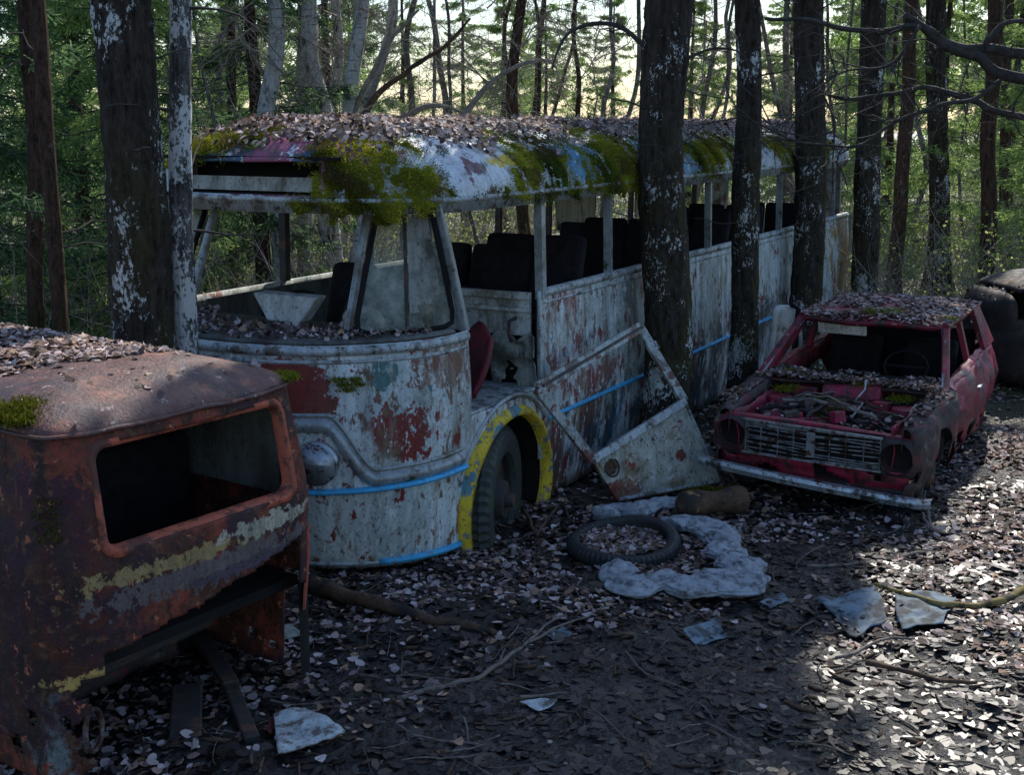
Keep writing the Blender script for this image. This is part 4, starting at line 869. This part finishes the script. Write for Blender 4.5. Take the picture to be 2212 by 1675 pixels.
def stick(name,pxs,r0,r1,mat,label,z=.03,sub=6,forks=(),cat='branch'):
    def path(pxs):
        pts=[gnd(x,y,z) for x,y in pxs]; P=[]
        for i in range(len(pts)-1):
            for k in range(sub): 
                p=pts[i].lerp(pts[i+1],k/sub); P.append(p+Vector((mn.noise(p*6)*.03,mn.noise(p*6+Vector((4,0,0)))*.03,mn.noise(p*9)*.008)))
        P.append(pts[-1]); return P
    P=path(pxs); N=len(P); t=MB(); t.tube(P,[r0+(r1-r0)*i/(N-1) for i in range(N)],8,jit=.4)
    o=tag(t.build(name,mat,None,True),label,cat)
    for f in forks:
        Q=path(f); t=MB(); t.tube(Q,[r1*1.2*(1-.6*i/(len(Q)-1)) for i in range(len(Q))],6); t.build('side_branch',mat,o,True)
    return o
stick('broken_log',[(672,1262),(740,1285),(830,1310),(930,1338),(1000,1352),(1070,1368)],.055,.015,'wood','broken brown log with splintered end in front of the bus',.05,forks=[[(930,1338),(990,1345),(1050,1372)]],cat='log')
stick('fallen_branch',[(858,1512),(940,1492),(1020,1468),(1080,1440),(1130,1390),(1180,1352),(1222,1330)],.016,.007,'stick','long pale forked branch on the mud in the foreground',.04,forks=[[(1080,1440),(1085,1395),(1120,1350)],[(1130,1390),(1230,1345),(1330,1305)]])
stick('fallen_branch',[(1890,1262),(1960,1285),(2040,1305),(2110,1312),(2185,1290),(2260,1240)],.010,.024,'ochre','curved mossy branch lying over the netting at right',.09)
stick('fallen_branch',[(1740,1224),(1830,1222),(1900,1215),(1960,1200),(2000,1195)],.009,.013,'stick','thin pale stick on leaves right of the upholstery')
stick('fallen_branch',[(1810,1425),(1880,1395),(1930,1378),(1975,1380)],.010,.006,'stick','small dark stick below the netting sheets')
stick('fallen_branch',[(1870,1435),(1950,1450),(2030,1470),(2110,1475)],.016,.01,'wood','short dark branch on the ground at lower right')
stick('fallen_branch',[(1120,1508),(1200,1500),(1290,1498),(1350,1500)],.009,.006,'stick','slender straight stick beside the white scrap')
stick('fallen_branch',[(820,1555),(900,1590),(1000,1605),(1060,1612)],.007,.005,'stick','slender stick near the bottom edge of the mud')
stick('fallen_branch',[(1990,1110),(2010,1150),(1995,1060),(2040,1075),(2130,1080)],.012,.007,'stick','crooked stick in front of the red car bumper')
stick('fallen_branch',[(1130,1100),(1155,1160),(1210,1085),(1240,1130)],.012,.008,'wood','twisted root-like stick by the bus wheel',.06)
NT_=1300; X=rng.uniform(-2.6,5,NT_); Y=3.2+9*rng.random(NT_); P0=np.stack([X,Y,gh(X,Y)+.02],-1); a=rng.random(NT_)*2*PI
Pt=wander(P0,np.stack([np.cos(a),np.sin(a),np.zeros(NT_)],-1),rng.uniform(.05,.40,NT_),7,.14); Pt[:,:,2]=gh(Pt[:,:,0],Pt[:,:,1])+.008+.008*rng.random((NT_,1))
V,Fq=tubes_np(Pt,np.outer(.0012+.006*rng.random(NT_)**2.5,np.linspace(1,.5,7)),4); tag(npmesh('twig_litter',V,Fq,'stick'),'thin twigs scattered all over the ground','twigs',None,'stuff')
NT_=1200; X=rng.uniform(-2.6,4,NT_); Y=3.6+6*rng.random(NT_); a=rng.random(NT_)*2*PI
Pt=wander(np.stack([X,Y,gh(X,Y)],-1),np.stack([np.cos(a),np.sin(a),np.zeros(NT_)],-1),rng.uniform(.03,.14,NT_),3,.1); Pt[:,:,2]=gh(Pt[:,:,0],Pt[:,:,1])+.006
V,Fq=tubes_np(Pt,np.outer(.004+.009*rng.random(NT_),np.array([.6,1,.4])),5); tag(npmesh('bark_litter',V,Fq,'wood'),'small bark and rotten wood chips strewn over the mud','bark chips',None,'stuff')
# ---------- TREES
def trunk(parent,r0,r1,h,mat,lean=(0,0),seed=0,ns=26,dz=.07,wob=.03,flare=.5):
    zs=list(np.arange(-.1,min(h,5),dz))+list(np.arange(5,h,.6))+[h]; t=MB(); vs=[]
    for z in zs:
        f=max(0,z)/h; r=r0+(r1-r0)*f; r*=1+flare*math.exp(-max(0,z)/.22)
        cx=lean[0]*f*h+wob*mn.noise(Vector((seed*3.7,z*.6,0)))*2; cy=lean[1]*f*h+wob*mn.noise(Vector((seed*5.1,z*.6,9)))*2
        for k in range(ns):
            a=2*PI*k/ns; c,s=math.cos(a),math.sin(a)
            q=r*(1+.10*mn.noise(Vector((c*1.5+seed,s*1.5,z*1.2)))+.08*mn.noise(Vector((c*7+seed,s*7,z*3.5)))+(.07*mn.noise(Vector((c*16+seed,s*16,z*12))) if ns>30 else 0))
            if z<.5: q*=1+.25*flare*max(0,math.sin(a*4+seed))*math.exp(-max(0,z)/.18)
            vs.append((cx+q*c,cy+q*s,z))
    fs=[(i*ns+k,i*ns+(k+1)%ns,(i+1)*ns+(k+1)%ns,(i+1)*ns+k) for i in range(len(zs)-1) for k in range(ns)]
    t.add(vs,fs); return t.build('trunk',mat,parent,True)
def spruce(h,z0,rmax,nb,ntw,nq,ql,qw,seed,dark=1.,tint=(1,1,1)):
    g=np.random.default_rng(seed); PP=[];DD=[];BP=[]
    for z in np.sort(z0+(h-z0)*g.random(nb)**.95):
        a=g.random()*2*PI; L=rmax*max(.05,1-z/h)**.65*(.55+.55*g.random())+.1
        s=.1+.9*g.random(ntw); side=np.sign(g.random(ntw)-.5); ang=side*(.5+.6*g.random(ntw)); tl=(.40*(1-s)+.12)*min(L,1.6)*.75
        up=.25*g.random()
        bz=lambda q:-.42*L*q+(.25+up)*L*q*q
        base=np.stack([s*L,np.zeros(ntw),bz(s)],-1); td=np.stack([np.cos(ang),np.sin(ang),-.35-.45*g.random(ntw)],-1); td=norm(td)
        u=g.random((ntw,nq)); pos=base[:,None]+td[:,None]*(tl[:,None]*u)[...,None]
        d=norm(td[:,None]+g.normal(0,.55,(ntw,nq,3)))
        ca_,sa_=math.cos(a),math.sin(a)
        def rot(v): return np.stack([v[...,0]*ca_-v[...,1]*sa_,v[...,0]*sa_+v[...,1]*ca_,v[...,2]],-1)
        PP.append((rot(pos)+np.array([0,0,z])).reshape(-1,3)); DD.append(rot(d).reshape(-1,3))
        q=np.linspace(0,1,6); BP.append(rot(np.stack([q*L,0*q,bz(q)],-1))+np.array([0,0,z]))
    P=np.concatenate(PP); Dn=np.concatenate(DD); n=len(P); wv=norm(np.cross(Dn,g.normal(0,1,(n,3))))*qw*.5; l=ql*(.6+.8*g.random((n,1)))
    V=np.stack([P-wv,P+wv,P+Dn*l+wv*.5,P+Dn*l-wv*.5],1).reshape(-1,3)
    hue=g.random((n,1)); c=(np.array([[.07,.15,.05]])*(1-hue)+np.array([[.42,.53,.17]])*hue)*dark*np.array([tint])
    return V,np.arange(n*4).reshape(-1,4),np.repeat(c,4,0),np.stack(BP)
def add_crown(parent,arr,mat='needle'):
    V,Fq,C,BP=arr; o=npmesh('crown',V,Fq,mat,parent,C)
    V2,F2=tubes_np(BP,np.outer(np.full(len(BP),.012),np.linspace(1,.3,6)),3); npmesh('boughs',V2,F2,'twig',o)
    return o
def copycrown(c,parent):
    e=c.copy(); COL.objects.link(e); e.parent=parent
    for ch in c.children: f=ch.copy(); COL.objects.link(f); f.parent=e
    return e
def bare(h,z0,r,n1,seed,up=.5):
    g=np.random.default_rng(seed); z=z0+(h-z0)*g.random(n1); a=g.random(n1)*2*PI; L=r*(.4+.8*g.random(n1))*(1.1-z/h)
    P1=wander(np.stack([0*z,0*z,z],-1),np.stack([np.cos(a),np.sin(a),up+.5*g.random(n1)],-1),L,9,.24,.03); n2=n1*5
    i=g.integers(0,n1,n2); k=g.integers(2,7,n2); d=norm(P1[i,k]-P1[i,k-1]+g.normal(0,.7,(n2,3))); P2=wander(P1[i,k],d,L[i]*.45,7,.26,.02)
    n3=n2*5; i3=g.integers(0,n2,n3); k3=g.integers(1,5,n3); d=norm(P2[i3,k3]-P2[i3,k3-1]+g.normal(0,.7,(n3,3))); P3=wander(P2[i3,k3],d,L[i[i3]]*.26,4,.25,0)
    out=[tubes_np(P1,np.outer(.006+.008*g.random(n1),np.linspace(1,.35,9)),4),tubes_np(P2,np.outer(np.full(n2,.0042),np.linspace(1,.4,7)),3),tubes_np(P3,np.full((n3,4),.0026),3)]
    V=[];Fq=[];o=0
    for v,f in out: V.append(v);Fq.append(f+o);o+=len(v)
    return np.concatenate(V),np.concatenate(Fq)
def tree(name,pos,rz,label,group=None): return thing(name,(pos[0],pos[1],float(gh(pos[0],pos[1]))),rz,label,'tree',group)
shade_crown=spruce(13,5.0,2.0,190,30,10,.14,.034,21,.3); hcm=None  # unseen crowns above the view, added to shade the foreground
def near(px,py,Y,wpx,px2,mat,label,seed,crown=0,stubs=6,name='mossy_tree',cz=1):
    global hcm
    b=aty(px,py,Y); d=Y*CP+(H-b.z)*SP; r=wpx/2/F*d
    top=aty(px2,32,Y); lx=(top.x-b.x)/(top.z-b.z); bx=b.x-lx*b.z
    o=tree(name,(bx,Y),0,label); trunk(o,r*1.04,r*.55,13*cz,mat,(lx,0),seed,44 if wpx>40 else 24,.03 if wpx>40 else .08)
    if crown:
        if hcm is None: hcm=add_crown(o,shade_crown); hcm.scale=(crown,crown,cz)
        else: c=copycrown(hcm,o); c.rotation_euler=(0,0,seed*1.3); c.scale=(crown,crown,cz); c.location.x=lx*8
    g=np.random.default_rng(seed)
    for q in range(stubs):
        z=np.array([g.uniform(1.6,4.4)]); a=g.random(1)*2*PI; P=wander(np.stack([lx*z,0*z,z],-1),np.stack([np.cos(a),np.sin(a),.1+0*a],-1),g.uniform(.3,1.0,1),7,.14,-.02); V,Fq=tubes_np(P,np.outer(np.full(1,.010),np.linspace(1,.25,7)),5); npmesh('dead_twig',V,Fq,'twig',o)
    return o
near(300,600,7.1,128,268,'bark','thick dark mossy trunk with white lichen spots left of the bus front',1)
near(402,600,7.3,50,384,'barkb','slender white mottled trunk directly beside the thick dark left trunk',2)
near(1437,600,10.05,103,1440,'bark','thick dark trunk in front of the bus side behind the leaning door',3,.55)
near(1606,600,11.6,58,1618,'bark','narrow lichened trunk before the bus side, left of the red car',4,.75)
near(1742,500,13.9,66,1752,'bark','mossy trunk by the rear half of the bus, above the red car',5,.9)
near(1872,500,16.1,54,1882,'bark','dark trunk at the rear corner of the bus',6,1.1,cz=1.2)
near(1940,500,19,30,1972,'barkr','thin leaning trunk just right of the bus rear corner',7,1.1,cz=1.35)
near(2028,500,20,42,2022,'bark','white spotted trunk second from the right behind the red car',8,1.05,cz=1.45)
near(2132,500,18.5,34,2146,'barkr','brown trunk rising above the old car at the right edge',9)
near(75,500,12,36,60,'barkr','reddish brown spruce trunk at far left edge',10)
near(118,500,11,34,78,'barkr','brown leaning spruce trunk between left edge and thick trunk',11)
near(2172,500,24,22,2178,'barkr','slim trunk at the extreme right edge of the wood',12)
near(505,400,19,22,500,'barkr','slim dark trunk seen through the bus windscreen opening',13)
SV=[spruce(10,.3,2.3,110,28,9,.10,.020,100,1.0),spruce(9,.6,1.9,100,28,9,.10,.020,101,1.1),spruce(7,.2,1.7,90,26,8,.10,.020,102,1.2),spruce(11,1.2,2.6,110,28,9,.10,.020,103,.9)]
SL_shaded=[spruce(9,.3,2.1,110,28,9,.10,.020,110,.62,(.75,.95,1.25)),spruce(10,.5,2.4,110,28,9,.10,.020,111,.62,(.75,.95,1.2))]  # left crowns coloured darker and bluer, painting in their shade
protos={}
def sp(x,y,k,rz,sc,label,group,shaded=False):
    o=tree('spruce_tree',(x,y),rz,label,group); o.scale=(sc,sc,sc); key=(shaded,k%2 if shaded else k)
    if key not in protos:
        tr=trunk(o,.12,.02,9 if shaded else [10,9,7,11][k],'barkr',seed=40+k,ns=12,dz=.3); c=add_crown(o,SL_shaded[k%2] if shaded else SV[k]); protos[key]=(tr,c)
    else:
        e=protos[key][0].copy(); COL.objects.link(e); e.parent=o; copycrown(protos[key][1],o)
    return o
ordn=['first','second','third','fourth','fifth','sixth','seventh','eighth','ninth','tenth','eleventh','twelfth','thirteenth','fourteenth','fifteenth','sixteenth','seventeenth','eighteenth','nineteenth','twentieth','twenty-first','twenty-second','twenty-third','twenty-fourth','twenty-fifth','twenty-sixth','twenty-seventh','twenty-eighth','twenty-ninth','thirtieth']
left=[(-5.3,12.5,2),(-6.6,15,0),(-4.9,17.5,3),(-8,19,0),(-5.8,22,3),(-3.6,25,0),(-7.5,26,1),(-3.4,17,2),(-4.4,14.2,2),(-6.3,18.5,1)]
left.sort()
for i,(x,y,k) in enumerate(left): sp(x,y,k,i*1.1,1,'dark green spruce left of the bus, %s from the left in its row'%ordn[i],'dark spruces behind the left trunks',shaded=i%3!=1)
right=[(8.1,18,2),(9.2,22,1),(7.4,25,2),(10.6,27,0),(6.5,30,2),(11.6,21.5,2),(9.4,33,0),(5.2,35,2),(6.9,20.5,2),(8.3,28,1),(9.8,18.5,2),(12.6,31,3),(7.2,34,1)]
right.sort()
for i,(x,y,k) in enumerate(right): sp(x,y,k,i*1.7,.85,'sunlit green spruce beyond the red car, %s from the left in its row'%ordn[i],'sunlit spruces on the right')
mid=[(-2.8,33,1),(-.2,30,2),(1.0,38,2),(2.6,33,2),(3.9,28,2),(4.6,40,1),(-1.6,42,0)]
mid.sort()
for i,(x,y,k) in enumerate(mid): sp(x,y,k,i*2.1,.8,'distant spruce behind the bus roof, %s from the left in its row'%ordn[i],'distant spruces behind the bus')
BV=[bare(9,1.5,2.4,34,61),bare(8,1.0,2.0,38,62),bare(10,2.2,2.8,34,63)]
bp=[None]*3
def baretree(px,Y,wpx,mat,k,lean,label,group,name='bare_tree'):
    b=aty(px,270,Y); r=wpx/2/F*Y; o=tree(name,(b.x-lean*H,Y),random.random()*6,label,group); 
    rz=o.rotation_euler.z; lx,ly=lean*math.cos(-rz),lean*math.sin(-rz)
    trunk(o,r*1.25,r*.35,9,mat,(lx,ly),px,12,.18,.16)
    if bp[k] is None: bp[k]=npmesh('limbs',*BV[k],'twigpale',o)
    else: e=bp[k].copy(); COL.objects.link(e); e.parent=o
    return o
bir=[(598,16.5,40,-.05),(648,18,32,.02),(690,17.2,40,-.08),(728,20,24,.05),(775,16.8,34,.03),(800,18.5,26,.14)]
for i,(px_,Y_,w_,l_) in enumerate(bir): baretree(px_,Y_,w_,'birch',i%3,l_,'white birch trunk behind the bus front, %s from the left'%ordn[i],'white birches behind the bus','birch_tree')
thin=[(440,15),(478,22),(552,21),(880,21),(935,24),(970,28),(992,18),(1085,26),(1128,17.5),(1155,30),(1178,22),(1200,25),(1243,21),(1310,32),(1335,19),(1520,22),(1545,29),(1560,18),(1672,23),(1700,27),(1790,25),(1820,21),(1920,27),(1985,24),(2075,23)]
random.seed(3)
for i,(px_,Y_) in enumerate(thin): baretree(px_,Y_,random.choice([6,8,11,15]) if px_!=1128 else 26,random.choice(['barkp','barkr','barkp']),i%3,random.uniform(-.16,.16) if px_!=1128 else 0,'thin leafless tree behind the bus, %s from the left'%ordn[i],'thin leafless trees behind the bus')
def polybranch(parent,pts,r0,r1,name='limb',sub=5,twigs=6,mat='twig'):
    P=[]
    for i in range(len(pts)-1):
        p0=pts[max(0,i-1)];p1=pts[i];p2=pts[i+1];p3=pts[min(len(pts)-1,i+2)]
        for k in range(sub):
            u=k/sub; P.append(.5*((2*p1)+(p2-p0)*u+(2*p0-5*p1+4*p2-p3)*u*u+(3*p1-p0-3*p2+p3)*u**3))
    P.append(pts[-1]); N=len(P); P=[p+Vector((mn.noise(p*4)*.02,mn.noise(p*4+Vector((3,0,0)))*.02,mn.noise(p*5+Vector((0,7,0)))*.03)) for p in P]
    t=MB(); t.tube([p-parent.location for p in P],[r0+(r1-r0)*i/(N-1) for i in range(N)],8,jit=.35); o=t.build(name,mat,parent,True)
    if twigs:
        n=twigs; A=np.array([tuple(p-parent.location) for p in P]); i=rng.integers(1,N-1,n); d=A[i]-A[i-1]; d=norm(norm(d)+rng.normal(0,.7,(n,3))); Q=wander(A[i],d,rng.uniform(.15,.6,n),7,.22,-.01)
        n2=n*3; j=rng.integers(0,n,n2); kk=rng.integers(1,6,n2); Q2=wander(Q[j,kk],norm(Q[j,kk]-Q[j,kk-1]+rng.normal(0,.5,(n2,3))),rng.uniform(.06,.25,n2),4,.2)
        a=tubes_np(Q,np.outer(np.full(n,.005),np.linspace(1,.35,7)),4); b=tubes_np(Q2,np.full((n2,4),.002),3)
        npmesh('twigs',np.concatenate([a[0],b[0]]),np.concatenate([a[1],b[1]+len(a[0])]),mat,o)
    return o
YD=6.9
dt=thing('dead_tree',(3.55,YD,0),0,'dead leafless tree reaching in from the right edge with long dark crooked branches','tree'); trunk(dt,.10,.05,8,'bark',(0.02,0),33,20,.1)
def D_(l,y=YD,s=0): return [aty(a,b,y+s*i) for i,(a,b) in enumerate(l)]
st=lambda z:Vector((3.55,YD,z))
polybranch(dt,[st(3.0)]+D_([(2185,115),(2070,92),(1990,62),(1900,66),(1780,52),(1655,36)]),.032,.008,twigs=14)
polybranch(dt,[st(2.9)]+D_([(2185,168),(2110,122),(2030,82),(1950,36)]),.036,.02,twigs=8)
polybranch(dt,[st(2.6)]+D_([(2190,252),(2100,216),(2000,192),(1920,206),(1830,210),(1762,185)]),.022,.006,twigs=16)
polybranch(dt,D_([(2160,180),(2080,220),(1960,247),(1880,300),(1800,322),(1700,290),(1590,245)],YD-.1),.013,.004,twigs=20)
polybranch(dt,D_([(1990,60),(1930,130),(1850,150),(1790,165)],YD-.05),.011,.004,twigs=10)
polybranch(dt,D_([(1735,50),(1745,140),(1795,235),(1800,320),(1795,430),(1745,490)],YD+.1),.008,.002,twigs=9)
polybranch(dt,D_([(2110,120),(2160,60),(2210,40)],YD),.02,.01,twigs=4)
d2=thing('dead_branch_cluster',(1.3,9.9,3.2),0,'crooked dark bare branches left of the thick trunk behind the leaning door','branch')
polybranch(d2,D_([(1390,92),(1330,55),(1240,62),(1205,110),(1190,150)],9.9),.02,.006,twigs=10)
polybranch(d2,D_([(1490,125),(1540,108),(1590,112),(1640,150)],9.9),.013,.004,twigs=8)
d3=thing('curved_birch',(-1.4,16.4,0),0,'curved brown leaning stems behind the middle of the bus roof','tree')
for k,l in enumerate([[(745,420),(790,240),(870,160),(960,100),(1015,40)],[(760,420),(785,260),(830,120),(850,30)],[(980,300),(1010,240),(1070,170),(1150,130),(1190,130)],[(740,420),(760,260),(835,100),(905,20)],[(560,300),(590,200),(545,120),(500,30)],[(800,300),(900,240),(960,230),(1010,250)]]):
    polybranch(d3,D_(l,16.4+.1*k),.050,.016,'stem',twigs=18,mat='twigpale' if k!=0 else 'wood')
def offbus(X,Y):
    inb=((X+1.8)*.473+(Y-7.35)*.881); lat=((X+1.8)*.881-(Y-7.35)*.473); return inb,lat
n=14000; X=rng.uniform(-9,14,n); Y=rng.uniform(11.5,30,n); inb,lat=offbus(X,Y)
k=~((abs(lat)<1.3)&(inb>-.5)&(inb<11.6))&~((lat>0)&(Y<14)&(X<6)); X,Y=X[k],Y[k]; n=len(X)
P0=np.stack([X,Y,gh(X,Y)],-1); a=rng.random(n)*2*PI; Pt=wander(P0,np.stack([np.cos(a)*.6,np.sin(a)*.6,.5+rng.random(n)],-1),rng.uniform(.3,2.2,n),6,.2,-.02); V,Fq=tubes_np(Pt,np.outer(rng.uniform(.003,.007,n),np.linspace(1,.4,6)),3)
tag(npmesh('undergrowth_twigs',V,Fq,'twigpale'),'tangle of dry twigs on the forest floor behind the bus','undergrowth',None,'stuff')
n=150000; X=rng.uniform(-10,16,n); Y=rng.uniform(11.5,38,n); inb,lat=offbus(X,Y); k=~((abs(lat)<1.35)&(inb>0)&(inb<11.6))&~((lat>0)&(Y<13.5)&(X<6.5))&(vn(X*.7,Y*.7)>.36); X,Y=X[k],Y[k]; n=len(X)
P=np.stack([X,Y,gh(X,Y)+rng.random(n)**1.6*2.3*vn(X*.5+4,Y*.5)],-1); cc=(np.array([[.17,.23,.06]])+rng.random((n,1))*np.array([[.40,.42,.13]]))
V,Fq,C=leaf_arrays(P,norm(rng.normal(0,1,(n,3))),.042,.5,cc,.2); tag(npmesh('undergrowth_leaves',V,Fq,'needle',None,C),'low green undergrowth across the wood behind the bus','undergrowth',None,'stuff')
Vs=[];Fs=[];Cs=[];o=0
far=spruce(13,.5,3.0,80,14,6,.30,.06,300,1.1)
for i in range(95):
    ang=rng.uniform(R(-40),R(40)); dist=rng.uniform(38,64) 
    x=dist*math.sin(ang); y=dist*math.cos(ang)
    if -.16<ang<.24 and rng.random()<.68: continue
    a=rng.random()*6; s=.45+.45*rng.random(); c_,s_=math.cos(a),math.sin(a); v=far[0]; v=np.stack([v[:,0]*c_-v[:,1]*s_,v[:,0]*s_+v[:,1]*c_,v[:,2]],-1)*s+np.array([x,y,.5]); Vs.append(v);Fs.append(far[1]+o);Cs.append(far[2]*(.7+.6*rng.random()));o+=len(v)
tag(npmesh('distant_forest',np.concatenate(Vs),np.concatenate(Fs),'needle',None,np.concatenate(Cs)),'dense distant forest closing off the view','forest',None,'stuff')
